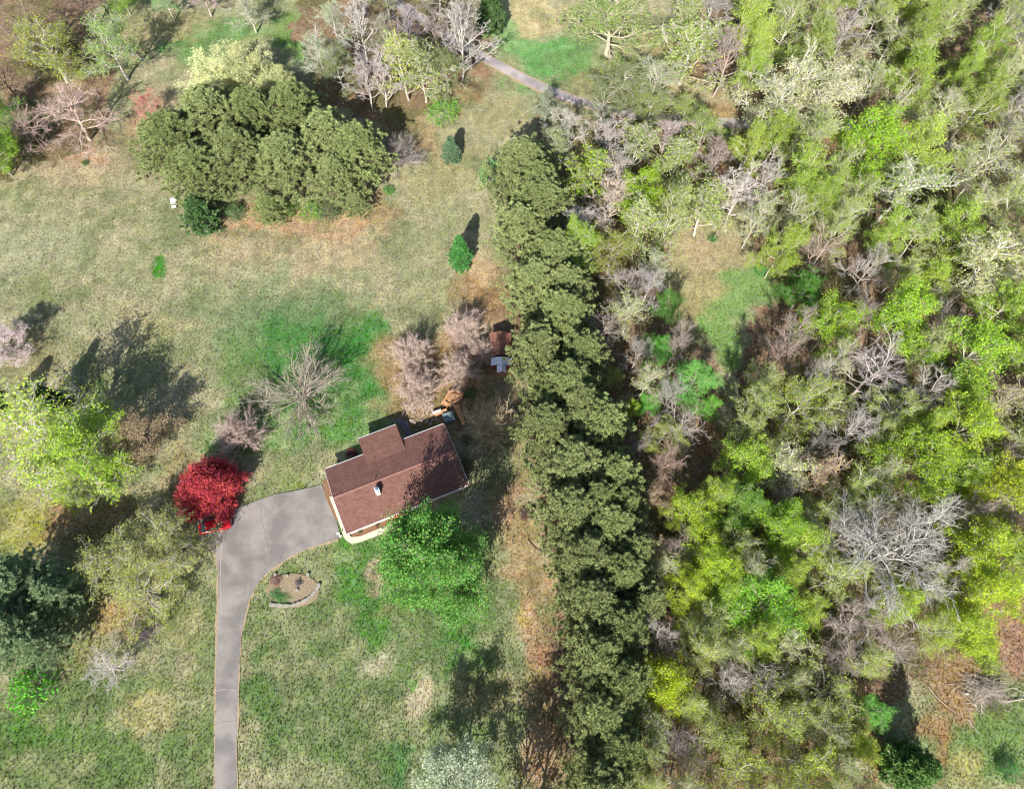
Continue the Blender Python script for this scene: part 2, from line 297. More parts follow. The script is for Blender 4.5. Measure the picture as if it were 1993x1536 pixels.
def crack(pts, w, m, name='driveway_crack', z=.034):
    o = link(name, npmesh(name, ribmesh(ribbon(smooth(pts, 1), w, 0, w*.25, 9), z-.006, z)), m, d); return o
crack([(511, 985), (507, 1000), (514, 1030), (520, 1062), (528, 1092)], .07, M_CRACK)
crack([(424, 1160), (440, 1158), (470, 1161)], .06, M_CRACK); crack([(421, 1346), (436, 1343), (460, 1345)], .09, M_SEAM, 'driveway_seam'); crack([(419, 1407), (460, 1404)], .06, M_CRACK)
crack([(500, 1042), (512, 1046), (520, 1060)], .06, M_SEAM, 'driveway_seam')
crack([(432, 1060), (428, 1120), (431, 1200)], .08, M_SEAM, 'driveway_seam')
M_CONC = solid('pale_concrete', lin((226, 212, 190), .62), .85, .1, 2, .1)
walk = [(641, 968), (652, 996), (664, 1030), (668, 1044), (674, 1053), (684, 1059), (700, 1056), (740, 1041), (800, 1019), (800, 1008), (740, 1029), (700, 1045), (684, 1046), (674, 1034), (663, 1006), (648, 966)]
o = link('front_walk', npmesh('front_walk', slab([G(*p)[:2] for p in walk], -.1, .10)), M_CONC); o['kind'] = 'structure'
M_SOIL = solid('bed_soil', lin((150, 112, 84), .6), .95, .4, 6, .6)
o = link('planting_bed', npmesh('planting_bed', slab([G(*p)[:2] for p in [(686, 1046), (700, 1045), (740, 1029), (800, 1008), (796, 990), (700, 1024), (680, 1036)]], -.1, .05)), M_SOIL); o['kind'] = 'structure'
o = link('side_bed', npmesh('side_bed', slab([G(*p)[:2] for p in [(628, 938), (634, 970), (655, 1015), (660, 1010), (648, 966), (641, 930)]], -.1, .045)), M_SOIL); o['kind'] = 'structure'

# ------------------------------------------------------------------ trees: growth
def nrm(a): return a/(np.linalg.norm(a, axis=-1, keepdims=True)+1e-9)
def branch_from(rg, P, n, t0, t1, ang, up, L, k, jit, droop=0, flat=0):
    N, kp, _ = P.shape
    t = (np.arange(n)[None]+rg.rand(N, n))/n*(t1-t0)+t0; u = t*(kp-1); i = np.clip(u.astype(int), 0, kp-2); f = (u-i)[..., None]
    r = np.arange(N)[:, None]; a = P[r, i]; b = P[r, i+1]; pos = a*(1-f)+b*f; pd = nrm(b-a)
    rv = rg.randn(N, n, 3); rv[..., 2] *= 1-flat; perp = nrm(rv-(rv*pd).sum(-1, keepdims=True)*pd)
    an = ang*rg.uniform(.7, 1.25, (N, n, 1)); dr = nrm(pd*np.cos(an)+perp*np.sin(an)+np.array([0, 0, up]))
    Ln = (L*rg.uniform(.6, 1.2, (N, n)))[..., None]; pts = [pos]; dd = dr
    for j in range(k-1):
        dd = nrm(dd+jit*rg.randn(N, n, 3)+np.array([0, 0, droop])); pts.append(pts[-1]+dd*Ln/(k-1))
    return np.stack(pts, 2).reshape(N*n, k, 3)
def rad(P, a, b): return np.linspace(a, b, P.shape[1])[None]*np.ones((P.shape[0], 1))
def leaves(rg, C, n, spread, size, upb=.6, long=1.0, base=None, flatz=.8):
    N = len(C); c = np.repeat(C, n, 0)+rg.randn(N*n, 3)*spread*np.array([1, 1, flatz])
    nr = nrm(rg.randn(N*n, 3)+np.array([0, 0, upb])); t = nrm(np.cross(nr, rg.randn(N*n, 3))); b = np.cross(nr, t)
    s = size*rg.uniform(.6, 1.25, (N*n, 1))
    q = np.stack([c-t*s*long, c-b*s*.55, c+t*s*long, c+b*s*.55], 1).reshape(-1, 3)
    f = np.arange(N*n*4).reshape(-1, 4); cl = np.repeat(rg.rand(N), n)
    return q, f, np.clip(.55*cl+.45*rg.rand(N*n), 0, 1)
def puffs(rg, C, D, n, ln, wd, amp=1.0):
    """needle tufts: narrow triangles fanning out of each centre"""
    N = len(C); c = np.repeat(C, n, 0); d = nrm(np.repeat(D, n, 0)*.55+rg.randn(N*n, 3)*.75+np.array([0, 0, .35]))
    t = nrm(np.cross(d, rg.randn(N*n, 3))); L = ln*rg.uniform(.65, 1.2, (N*n, 1)); tip = c+d*L
    s = c+d*L*.12
    q = np.stack([s-t*wd*.5, s+t*wd*.5, tip+t*wd*.35, tip-t*wd*.35], 1).reshape(-1, 3); f = np.arange(N*n*4).reshape(-1, 4)
    return q, f, np.clip(.5*np.repeat(rg.rand(N), n)+.5*rg.rand(N*n), 0, 1)
PROTO = {}
def decid(seed, H, R, fork=.3, nl=11, dens=4, lsize=.2, tiny=4, thick=1.0, jit=.16, narrow=False, lspread=.33, subs=(7, 5), low=18):
    rg = np.random.RandomState(seed); zt = np.linspace(0, .80*H, 8)
    T = np.stack([np.cumsum(rg.randn(8)*.09*H/14), np.cumsum(rg.randn(8)*.09*H/14), zt], 1)[None]; T[0, 0, :2] = 0
    t = np.linspace(fork, 1, nl)+rg.uniform(-.02, .02, nl); t = np.clip(t, .1, 1)*7*.999; i = t.astype(int); f = (t-i)[:, None]
    pos = T[0, i]*(1-f)+T[0, np.minimum(i+1, 7)]*f; az = np.arange(nl)*2.4+rg.uniform(-.4, .4, nl); q = np.linspace(0, 1, nl)
    el = R_(1)*(low+q**1.3*(78-low)+rg.uniform(-9, 9, nl)); Ln = R*(1-q*.38)+q*.15*H
    if narrow: el = el*.5+R_(44); Ln = R*.9+.28*H*(.4+.6*(1-q))
    Ln = Ln*rg.uniform(.8, 1.12, nl)
    dr = np.stack([np.cos(az)*np.cos(el), np.sin(az)*np.cos(el), np.sin(el)], 1); pts = [pos]; dd = dr
    for j in range(6): dd = nrm(dd+jit*rg.randn(nl, 3)+np.array([0, 0, .06])); pts.append(pts[-1]+dd*Ln[:, None]/6)
    A = np.stack(pts, 1)
    B = branch_from(rg, A, subs[0], .25, 1, .75, .12, R*.40, 5, jit*1.1)
    Cc = branch_from(rg, B, subs[1], .2, 1, .75, .12, R*.21, 3, jit*1.2)
    D = branch_from(rg, Cc, tiny, .25, 1, .7, .15, R*.105, 2, 0)
    tr = .0125*H*thick; trunk = [tube(T, rad(T, tr, tr*.35), 8)]
    br = [tube(A, rad(A, tr*.5, .035*thick), 5), tube(B, rad(B, .045*thick, .02), 4), tube(Cc, rad(Cc, .026, .014), 3), tube(D, rad(D, .016, .009), 3)]
    fol = None
    if dens: 
        tips = D[:, -1]; fol = leaves(rg, tips[rg.rand(len(tips)) < min(1, dens)], max(1, int(round(dens))), lspread, lsize)
    return dict(trunk=trunk, branches=br, foliage=fol, H=H, R=R, zc=.62)
def vase(seed, H, R, n=34, tiny=5, sub=7, thick=1.0, dens=0, lsize=.12, upr=52):
    rg = np.random.RandomState(seed); az = rg.uniform(0, 6.28, n); el = R_(1)*rg.uniform(upr-34, 88, n)
    dr = np.stack([np.cos(az)*np.cos(el), np.sin(az)*np.cos(el), np.sin(el)], 1); Ln = 1/np.sqrt((np.cos(el)/R)**2+(np.sin(el)/H)**2)*rg.uniform(.75, 1.0, n)
    pts = [dr*.12]; dd = dr
    for j in range(5): dd = nrm(dd+.13*rg.randn(n, 3)); pts.append(pts[-1]+dd*Ln[:, None]/5)
    A = np.stack(pts, 1); B = branch_from(rg, A, sub, .25, 1, .62, .1, R*.34, 4, .2); C = branch_from(rg, B, tiny, .1, 1, .8, .12, R*.15, 2, .1)
    stem = np.array([[[0, 0, 0], [0.03, 0, .3], [0, .03, .7]]])
    fol = leaves(rg, C[:, -1], int(dens), .12, lsize) if dens else None
    return dict(trunk=[tube(stem, rad(stem, .16*thick, .10*thick), 7)], branches=[tube(A, rad(A, .06*thick, .02), 4), tube(B, rad(B, .024, .014), 3), tube(C, rad(C, .015, .008), 3)], foliage=fol, H=H, R=R, zc=.58)
def pine(seed, H, R, whorl=15, per=6, base=.2, blades=34, ln=.52, wd=.10, pw=.62, lat=7):
    rg = np.random.RandomState(seed); zt = np.linspace(0, H*.98, 9); T = np.stack([rg.randn(9)*.08, rg.randn(9)*.08, zt], 1)[None]; T[0, 0, :2] = 0
    n = whorl*per; q = np.repeat(np.linspace(0, 1, whorl), per)+rg.uniform(-.03, .03, n); q = np.clip(q, 0, 1); z = H*(base+(1-base)*.97*q)
    az = np.tile(np.arange(per)*6.283/per, whorl)+np.repeat(rg.uniform(0, 6, whorl), per)+rg.uniform(-.3, .3, n)
    L = R*np.clip((1.02-q)**pw, .06, 1)*(1-.25*np.exp(-((q/.12)**2)))*rg.uniform(.6, 1.15, n); el = R_(1)*(4+q*44+rg.uniform(-6, 8, n))
    dr = np.stack([np.cos(az)*np.cos(el), np.sin(az)*np.cos(el), np.sin(el)], 1); pts = [np.stack([0*z, 0*z, z], 1)]; dd = dr
    for j in range(4): dd = nrm(dd+.07*rg.randn(n, 3)+np.array([0, 0, .05])); pts.append(pts[-1]+dd*L[:, None]/4)
    A = np.stack(pts, 1); B = branch_from(rg, A, lat, .28, 1, .8, .12, R*.2, 3, .12, flat=.65)
    sel = rg.rand(len(B)) < .35; C = np.concatenate([B[:, -1], B[sel, 1], A[:, -1]]); D = np.concatenate([nrm(B[:, -1]-B[:, 0]), nrm(B[sel, -1]-B[sel, 0]), nrm(A[:, -1]-A[:, -2])])
    tp = np.array([[0, 0, H*.99], [0, 0, H*.96]]); C = np.concatenate([C, tp]); D = np.concatenate([D, [[0, 0, 1]]*2])
    return dict(trunk=[tube(T, rad(T, .022*H, .05), 8)], branches=[tube(A, rad(A, .085, .03), 4), tube(B, rad(B, .03, .02), 3)], foliage=puffs(rg, C, D, blades, ln, wd), H=H, R=R, zc=.45)
def conifer(seed, H, R, dense=1.0, blades=16, pw=.85, ln=.34, wd=.10):
    return pine(seed, H, R, whorl=int(20*dense), per=9, base=.04, blades=blades, ln=ln, wd=wd, pw=pw, lat=6)
def bush(seed, H, R, n=1500, size=.16):
    rg = np.random.RandomState(seed); k = 90; d = nrm(rg.randn(k, 3)); d[:, 2] = np.abs(d[:, 2]); C = d*np.array([R, R, H])*rg.uniform(.55, 1, (k, 1))
    A = np.stack([0*C+np.array([0, 0, .02]), C*.55+rg.randn(k, 3)*.06, C], 1); B = branch_from(rg, A, 5, .4, 1, .7, .15, R*.3, 2, .1)
    fol = leaves(rg, np.concatenate([B[:, -1], C]), int(n/(6*k)), R*.12, size)
    st = np.array([[[0, 0, 0], [0, 0.02, .25]]])
    return dict(trunk=[tube(st, rad(st, .07, .05), 6)], branches=[tube(A, rad(A, .03, .012), 3), tube(B, rad(B, .012, .006), 3)], foliage=fol, H=H, R=R, zc=.45)
BUILD = dict(
    full=[lambda s=s: decid(s, 17, 5.2, .36, 13, 7, .15, subs=(8, 5), lspread=.28) for s in (11, 12, 13, 14)],
    sparse=[lambda s=s: decid(s, 17, 5.2, .36, 13, 3, .14, jit=.17, thick=1.25, subs=(8, 5), lspread=.22) for s in (21, 22, 23, 24)],
    haze=[lambda s=s: decid(s, 17, 5.0, .36, 13, 1, .16, jit=.2, tiny=4, thick=1.1, subs=(8, 5), lspread=.2) for s in (26, 27, 28)],
    bare=[lambda s=s: decid(s, 16, 5.4, .32, 13, 0, jit=.19, tiny=4, thick=1.15, subs=(8, 5)) for s in (31, 32, 33, 34)],
    slim=[lambda s=s: decid(s, 18, 2.6, .16, 15, 1, .16, narrow=True, jit=.12, subs=(8, 5), thick=.65) for s in (41, 42, 43)],
    slimbare=[lambda s=s: decid(s, 18, 2.6, .16, 17, 0, narrow=True, jit=.14, tiny=5, subs=(8, 5), thick=.65) for s in (46, 47)],
    dense=[lambda s=s: decid(s, 16, 6.5, .2, 26, 10, .17, lspread=.33, subs=(11, 7), low=0) for s in (51,)],
    maple=[lambda s=s: decid(s, 5, 4.4, .12, 26, 9, .15, lspread=.24, subs=(9, 6), low=0, thick=1.6) for s in (56,)],
    vase=[lambda s=s: vase(s, 5.2, 4.0, 58, 12, 10) for s in (61, 62, 63)],
    greyvase=[lambda s=s: vase(s, 6.0, 5.0, 42, 8, 9, 1.2) for s in (66, 67)],
    openvase=[lambda s=s: vase(s, 7.5, 5.0, 32, 7, 9, 1.0) for s in (69,)],
    pine=[lambda s=s: pine(s, 18, 6.2, whorl=16, per=7, pw=.5, lat=7, blades=44, wd=.075, ln=.44) for s in (71, 72, 73, 74)],
    conifer=[lambda s=s: conifer(s, 8, 2.5) for s in (81, 82)],
    juniper=[lambda s=s: conifer(s, 6, 3.5, 1.1, 20, .6, .3, .09) for s in (86,)],
    bush=[lambda s=s: bush(s, 2.4, 2.6) for s in (91, 92)],
)
def proto(kind, v):
    k = (kind, v % len(BUILD[kind]))
    if k not in PROTO:
        p = BUILD[kind][k[1]](); r = dict(H=p['H'], R=p['R'], zc=p['zc'])
        r['trunk'] = npmesh('trunk', p['trunk'], flat=False); r['branches'] = npmesh('branches', p['branches'], flat=False)
        r['trunk'].materials.append(M_BARK); r['branches'].materials.append(M_BARK)
        if p['foliage'] is not None:
            q, f, a = p['foliage']; r['foliage'] = npmesh('foliage', [(q, f)], attr=a); r['foliage'].materials.append(M_NEEDLE if kind in ('pine', 'conifer', 'juniper') else M_LEAF)
        PROTO[k] = r
    return PROTO[k]
TREES = []
def leafcol(c, j):
    g = (c[0]+c[1]+c[2])/3; k = .95 if c[0] > 150 else .80          # young spring foliage is a little greyer and yellower
    c = (min(255, (g+(c[0]-g)*k)*.985), g+(c[1]-g)*k, g+(c[2]-g)*k); return tuple(v*j for v in lin(c, LEAFK))+(1,)
rt = np.random.RandomState(99)
GREY = (184, 176, 160); TANB = (170, 146, 124); PALE = (206, 198, 184); BROWN = (104, 88, 76)
LEAFK = .80
def tree(name, kind, px, py, rpx, h, col, label, cat='tree', bark=GREY, group=None, atbase=False, v=None, rz=None):
    """px,py = where the middle of the crown (or the base) stands in the photograph, rpx = crown radius there"""
    p = proto(kind, v if v is not None else len(TREES))
    z = 0 if atbase else h*p['zc']; P = G(px, py, z); r = rpx*mpp(px, py, z)
    e = thing(name, label, cat, group=group); e.location = (P[0], P[1], -.08)
    e.rotation_euler = (0, 0, rt.uniform(0, 6.28) if rz is None else rz); sxy = r/p['R']; e.scale = (sxy, sxy, h/p['H'])
    bc = (*lin(bark, .72), 1)
    for nm in ('trunk', 'branches', 'foliage'):
        if nm in p:
            o = bpy.data.objects.new(nm, p[nm]); S.collection.objects.link(o); o.parent = e
            j = rt.uniform(.88, 1.12)
            o.color = bc if nm != 'foliage' else leafcol(col, j)
    TREES.append((px, py, rpx, h, e)); return e
YG = (172, 198, 72); GRN = (128, 176, 66); OLV = (146, 156, 84); PINE = (152, 164, 102); PINE2 = (158, 168, 108); DGRN = (96, 136, 70)
# ------------------------------------------------------------------ house
A3 = [G(px, py, 2.6) for px, py in ((631, 915), (674, 1040), (914, 945), (862, 825))]
ux = ((A3[3]-A3[0])+(A3[2]-A3[1]))[:2]; HM = frame(A3[1], ux); HMi = HM.inverted()
def HL(px, py, z): v = HMi @ Vector(G(px, py, z)); return v.x, v.y
LX = (HL(914, 945, 2.6)[0]+HL(862, 825, 2.6)[0]-HL(631, 915, 2.6)[0])/2; LY = (HL(631, 915, 2.6)[1]+HL(862, 825, 2.6)[1])/2
def shingle(name):
    m, n, l, out = mat(name); p = n.new('ShaderNodeBsdfPrincipled'); l.new(p.outputs[0], out.inputs[0]); p.inputs['Roughness'].default_value = .9; p.inputs['Specular IOR Level'].default_value = .2
    tc = n.new('ShaderNodeTexCoord'); br = n.new('ShaderNodeTexBrick'); l.new(tc.outputs['Object'], br.inputs['Vector'])
    br.inputs['Color1'].default_value = (*lin((126, 90, 80), .68), 1); br.inputs['Color2'].default_value = (*lin((144, 106, 94), .68), 1); br.inputs['Mortar'].default_value = (*lin((96, 66, 58), .68), 1)
    br.inputs['Scale'].default_value = 1; br.inputs['Brick Width'].default_value = .42; br.inputs['Row Height'].default_value = .22; br.inputs['Mortar Size'].default_value = .02; br.inputs['Mortar Smooth'].default_value = .3; br.inputs['Bias'].default_value = .0
    no = n.new('ShaderNodeTexNoise'); no.inputs['Scale'].default_value = .6; no.inputs['Detail'].default_value = 7; no.inputs['Roughness'].default_value = .7; l.new(tc.outputs['Object'], no.inputs['Vector'])
    r = n.new('ShaderNodeMapRange'); r.inputs[1].default_value = .3; r.inputs[2].default_value = .7; r.inputs[3].default_value = .82; r.inputs[4].default_value = 1.18; l.new(no.outputs[0], r.inputs[0])
    v = n.new('ShaderNodeVectorMath'); v.operation = 'SCALE'; l.new(br.outputs[0], v.inputs[0]); l.new(r.outputs[0], v.inputs['Scale']); l.new(v.outputs[0], p.inputs['Base Color'])
    bp = n.new('ShaderNodeBump'); bp.inputs['Strength'].default_value = .5; bp.inputs['Distance'].default_value = .03; l.new(br.outputs['Fac'], bp.inputs['Height']); bp.invert = True; l.new(bp.outputs[0], p.inputs['Normal']); return m
M_ROOF = shingle('brown_shingles'); M_TRIM = solid('white_trim', (.62, .62, .63), .5, .05); M_SIDING = solid('cream_siding', lin((206, 200, 186), .62), .7, .06)
M_GLASS = solid('window_glass', (.03, .04, .05), .08, .1, spec=.8); M_BRICK = solid('door_paint', (.20, .03, .025), .5, .08)
house = thing('house', 'long brown-shingled ranch house with white gutters, shaded at one end by a tree', 'house', M=HM)
EV, RH, RY = 2.6, 1.65, LY*.5; OV = .45
def quadsheet(pts, th):
    P = np.array(pts, float); n = np.cross(P[1]-P[0], P[2]-P[0]); n /= np.linalg.norm(n)
    if n[2] < 0: n = -n
    Q = P-n*th; V = np.concatenate([P, Q]); k = len(P); f = [[0, 1, 2, 3], [7, 6, 5, 4]]+[[i, i+4, (i+1) % 4+4, (i+1) % 4] for i in range(4)]
    return V, np.array(f)
w0, w1, d0, d1 = OV, LX-OV, OV, LY-OV
bv = [box_v(w0, w1, d0, d1, 0, EV-.05)]
part('wall', bv, M_SIDING, house)
for x in (w0+.003, w1-.2):
    V = np.array([[x, d0, EV-.05], [x, d1, EV-.05], [x, RY, EV+RH-.30], [x+.197, d0, EV-.05], [x+.197, d1, EV-.05], [x+.197, RY, EV+RH-.30]])
    part('gable_wall', [(V, np.array([[0, 2, 1], [3, 4, 5]])), (V, np.array([[0, 3, 5, 2], [2, 5, 4, 1], [0, 1, 4, 3]]))], M_SIDING, house)
# each roof slope is its own mesh laid out flat in its own frame so that courses run along the eaves
def slope(name, x0, x1, y0, z0, y1, z1, th=.16, m=None):
    L = math.hypot(y1-y0, z1-z0); a = math.atan2(z1-z0, abs(y1-y0)); s = 1 if y1 > y0 else -1
    o = part(name, [box_v(x0, x1, 0 if s > 0 else -L, L if s > 0 else 0, -th, 0)], m or M_ROOF, house); o.location = (0, y0, z0); o.rotation_euler = (a*s, 0, 0); return o
slope('roof_slope', 0, LX, 0, EV, RY, EV+RH); slope('roof_slope', 0, LX, LY, EV, RY+.01, EV+RH)
part('ridge_cap', [box_v(0, LX, -.16, 0, .01, .05)], solid('ridge_shingles', lin((158, 114, 102), .70), .9, .15), house).matrix_local = Matrix.Translation((0, RY, EV+RH)) @ Matrix.Rotation(math.atan2(RH, RY), 4, 'X')
part('ridge_cap', [box_v(0, LX, 0, .16, .01, .05)], bpy.data.materials['ridge_shingles'], house).matrix_local = Matrix.Translation((0, RY, EV+RH)) @ Matrix.Rotation(-math.atan2(RH, RY), 4, 'X')
for y, sy in ((-.12, 0), (LY, 0)):
    part('gutter', [box_v(.02, LX-.02, y, y+.12, EV-.16, EV-.03)], M_TRIM, house)
for x in (-.05, LX+.002):
    for s in (0, 1):
        Lr = math.hypot(RY, RH); o = part('rake_board', [box_v(x, x+.048, 0 if s == 0 else -Lr, Lr if s == 0 else 0, -.22, -.02)], M_TRIM, house)
        o.location = (0, 0 if s == 0 else LY, EV); o.rotation_euler = ((1 if s == 0 else -1)*math.atan2(RH, RY), 0, 0)
# rear wing: lower-pitched slope carried out over the back
wx0 = HL(697, 855, EV)[0]; wx1 = HL(771, 828, EV)[0]; wy = (HL(697, 855, EV)[1]+HL(771, 828, EV)[1])/2; wys = LY-2.0
zs = EV+RH*(LY-wys)/RY+.02
part('wing_wall', [box_v(wx0+OV, wx1-OV, LY-OV-.01, wy-OV, 0, EV+.1)], M_SIDING, house)
Lw = math.hypot(wy-wys, zs-EV-.18); o = part('roof_slope', [box_v(wx0, wx1, 0, Lw, -.14, 0)], M_ROOF, house); o.location = (0, wys, zs); o.rotation_euler = (-math.atan2(zs-EV-.18, wy-wys), 0, 0)
for x in (wx0+.1, wx1-.2):
    V = np.array([[x, wys+.1, zs-.1], [x, wy-.5, EV+.2], [x, wy-.5, EV-.3], [x, wys+.1, EV-.3]]); V2 = V+np.array([.1, 0, 0])
    part('wing_side', [(np.concatenate([V, V2]), np.array([[0, 1, 2, 3], [7, 6, 5, 4], [0, 4, 5, 1], [1, 5, 6, 2], [2, 6, 7, 3], [3, 7, 4, 0]]))], M_SIDING, house)
part('gutter', [box_v(wx0, wx1, wy+.002, wy+.12, EV+.0, EV+.14)], M_TRIM, house)
# windows and doors on the walls
def win(x0, x1, z0, z1, y, out, nm='window', m=None):
    f = part(nm, [box_v(x0, x1, min(y, y+out*.06), max(y, y+out*.06), z0, z1)], M_TRIM, house)
    part('pane' if nm == 'window' else 'panel', [box_v(x0+.08, x1-.08, min(y+out*.062, y+out*.075), max(y+out*.062, y+out*.075), z0+.08, z1-.08)], m or M_GLASS, f)
for x in (2.0, 5.0, 11.2, 14.2, 17.2): win(x, x+1.5, 1.0, 2.2, d0, -1)
win(8.6, 9.6, .1, 2.2, d0, -1, 'door', M_BRICK)
for x in (1.6, 14.5, 17.3): win(x, x+1.4, 1.0, 2.2, d1, 1)
for x in (wx0+1, wx0+3.4): win(x, x+1.3, 1.0, 2.2, wy-OV, 1)
# chimney with cap, vent pipes
cx, cy = HL(735, 957, 4.2); zr = EV+RH*cy/RY
ch = part('chimney', [box_v(cx-.3, cx+.3, cy-.45, cy+.45, zr-.4, zr+1.1)], solid('chimney_white', (.62, .60, .60), .7, .08), house)
part('cap', [box_v(cx-.36, cx+.36, cy-.51, cy+.51, zr+1.1, zr+1.18)], M_TRIM, ch); part('flue', [box_v(cx-.18, cx+.18, cy+.02, cy+.4, zr+1.18, zr+1.42)], solid('blue_grey_metal', (.16, .24, .34), .4, .1, metal=.5), ch)
part('crown', [box_v(cx-.20, cx+.20, cy-.42, cy-.06, zr+1.18, zr+1.24)], solid('cap_stone', (.40, .40, .40), .8, .1), ch)
for px, py in ((727, 888), (731, 932)):
    vx, vy = HL(px, py, 4.0); zz = EV+RH*(LY-vy)/RY; a = np.linspace(0, 2*np.pi, 9)[:-1]
    P = np.array([[[vx, vy, zz-.1], [vx, vy, zz+.35]]]); part('vent_pipe', [tube(P, np.array([[.06, .06]]), 8)], solid('dark_pipe', (.04, .04, .045), .6), house)
M_RED = solid('red_canvas', (.55, .04, .03), .7, .1)
ax0, ay0 = HL(776, 1010, 2.2)
part('awning', [quadsheet([(ax0-.55, -.42, 2.05), (ax0+.55, -.42, 2.05), (ax0+.55, .38, 2.38), (ax0-.55, .38, 2.38)], .03)], M_RED, house, label='small red awning over the front door')

# ------------------------------------------------------------------ backyard: deck, hot tub, shed, playhouse
M_CEDAR = solid('cedar_boards', lin((196, 146, 104), .66), .75, .2, 6, .1); M_CEDAR2 = solid('cedar_rail', lin((208, 158, 114), .66), .7, .15, 6); M_DKWOOD = solid('brown_timber', lin((122, 70, 48), .62), .8, .2, 5)
def px_poly(pts, z): return [G(*p, z)[:2] for p in pts]
def boards_in(poly, z0, z1, ang, w=.14, gap=.018):
    """boards clipped to a convex polygon"""
    P = np.array(poly); c, s = math.cos(ang), math.sin(ang); Rm = np.array([[c, s], [-s, c]]); Q = P @ Rm.T; bl = []
    y = Q[:, 1].min()
    while y < Q[:, 1].max():
        xs = []
        for yy in (y+.01, y+w-.01):
            r = []
            for i in range(len(Q)):
                a, b = Q[i], Q[(i+1) % len(Q)]
                if (a[1]-yy)*(b[1]-yy) < 0: r.append(a[0]+(b[0]-a[0])*(yy-a[1])/(b[1]-a[1]))
            xs.append((min(r), max(r)) if len(r) >= 2 else None)
        if xs[0] and xs[1]:
            (a0, a1), (b0, b1) = xs; V = np.array([[a0, y, z0], [a1, y, z0], [b1, y+w, z0], [b0, y+w, z0], [a0, y, z1], [a1, y, z1], [b1, y+w, z1], [b0, y+w, z1]]); V[:, :2] = V[:, :2] @ Rm
            bl.append((V, np.array([[3, 2, 1, 0], [4, 5, 6, 7], [0, 1, 5, 4], [1, 2, 6, 5], [2, 3, 7, 6], [3, 0, 4, 7]])))
        y += w+gap
    return bl
def z_(p, k=820/1, s=(820, 620), f=6.4): return (s[0]+p[0]/f, s[1]+p[1]/f)
HEX = px_poly([z_(p) for p in ((255, 1055), (345, 910), (435, 893), (525, 945), (505, 1005), (320, 1100))], .6)
deck = thing('garden_deck', 'orange cedar hexagonal deck behind the house, beside the covered hot tub', 'deck', loc=(*np.mean(HEX, 0), 0)); DO = np.array([*np.mean(HEX, 0), 0])
def dl(bl): return [(v-DO, f) for v, f in bl]
ANG = math.atan2(*(np.array(HEX[3])-np.array(HEX[0]))[::-1])
part('platform', dl(boards_in(HEX, .5, .6, ANG)), M_CEDAR, deck, kind='stuff')
HC = np.mean(HEX, 0)
def beam(a, b, w, z0, z1):
    a = np.array(a); b = np.array(b); t = (b-a)/np.linalg.norm(b-a); n = np.array([-t[1], t[0]])*w/2
    V = np.array([[*(a-n), z0], [*(b-n), z0], [*(b+n), z0], [*(a+n), z0], [*(a-n), z1], [*(b-n), z1], [*(b+n), z1], [*(a+n), z1]])
    return V, np.array([[3, 2, 1, 0], [4, 5, 6, 7], [0, 1, 5, 4], [1, 2, 6, 5], [2, 3, 7, 6], [3, 0, 4, 7]])
for i in range(6):                      # bench round the edge
    a, b = HEX[i], HEX[(i+1) % 6]; ai, bi = HC+(a-HC)*.70, HC+(b-HC)*.70; ao, bo_ = HC+(a-HC)*1.02, HC+(b-HC)*1.02
    q = [ao, bo_, bi, ai]; V = np.array([[*p, .85] for p in q]+[[*p, .90] for p in q]); part('bench_seat', dl([(V, np.array([[3, 2, 1, 0], [4, 5, 6, 7], [0, 1, 5, 4], [1, 2, 6, 5], [2, 3, 7, 6], [3, 0, 4, 7]]))]), M_CEDAR2 if i % 2 else M_CEDAR, deck)
    part('post', dl([beam(a-[.07, 0], a+[.07, 0], .14, 0, .85)]), M_CEDAR2, deck)
STEP = [HC+(p-HC)*.50 for p in HEX]; part('raised_step', dl(boards_in(STEP, .602, .95, ANG+.6)), M_CEDAR2, deck, kind='stuff')
RMP = px_poly([z_(p) for p in ((395, 1085), (470, 1060), (550, 1320), (515, 1330))], .35)
part('walkway', dl(boards_in(RMP, .25, .35, math.atan2(*(np.array(RMP[2])-np.array(RMP[1]))[::-1]), .16)), M_CEDAR, deck, kind='stuff')
RMB = px_poly([z_(p) for p in ((120, 1180), (310, 1110), (325, 1150), (180, 1215))], .7)
part('bench', dl(boards_in(RMB, .55, .62, math.atan2(*(np.array(RMB[1])-np.array(RMB[0]))[::-1]), .16)), M_CEDAR2, deck)
WB = px_poly([z_(p) for p in ((130, 1165), (240, 1125), (250, 1150), (150, 1190))], .8)
o = part('white_cushion', dl([(np.array([[*p, .63] for p in WB]+[[*p, .74] for p in WB]), np.array([[3, 2, 1, 0], [4, 5, 6, 7], [0, 1, 5, 4], [1, 2, 6, 5], [2, 3, 7, 6], [3, 0, 4, 7]]))]), M_TRIM, deck)
# hot tub with sagging cover
tubc = px_poly([z_(p) for p in ((250, 1185), (385, 1145), (440, 1250), (285, 1310))], .9); tc0 = np.mean(tubc, 0)
M_TUBSIDE = solid('tub_side', (.10, .13, .16), .6, .1); M_COVER = solid('tub_cover', lin((126, 146, 148), .62), .55, .2, 2, .3)
TM = frame(tc0, np.array(tubc[1])-np.array(tubc[0])); ht = thing('hot_tub', 'square hot tub under a crumpled grey-green cover by the cedar deck', 'hot tub', M=TM)
sw = np.linalg.norm(np.array(tubc[1])-np.array(tubc[0]))/2; sh = np.linalg.norm(np.array(tubc[2])-np.array(tubc[1]))/2
part('tub', [box_v(-sw*.93, sw*.93, -sh*.93, sh*.93, 0, .82)], M_TUBSIDE, ht)
gx, gy = np.meshgrid(np.linspace(-1, 1, 22), np.linspace(-1, 1, 22), indexing='ij'); e = np.maximum(abs(gx), abs(gy))
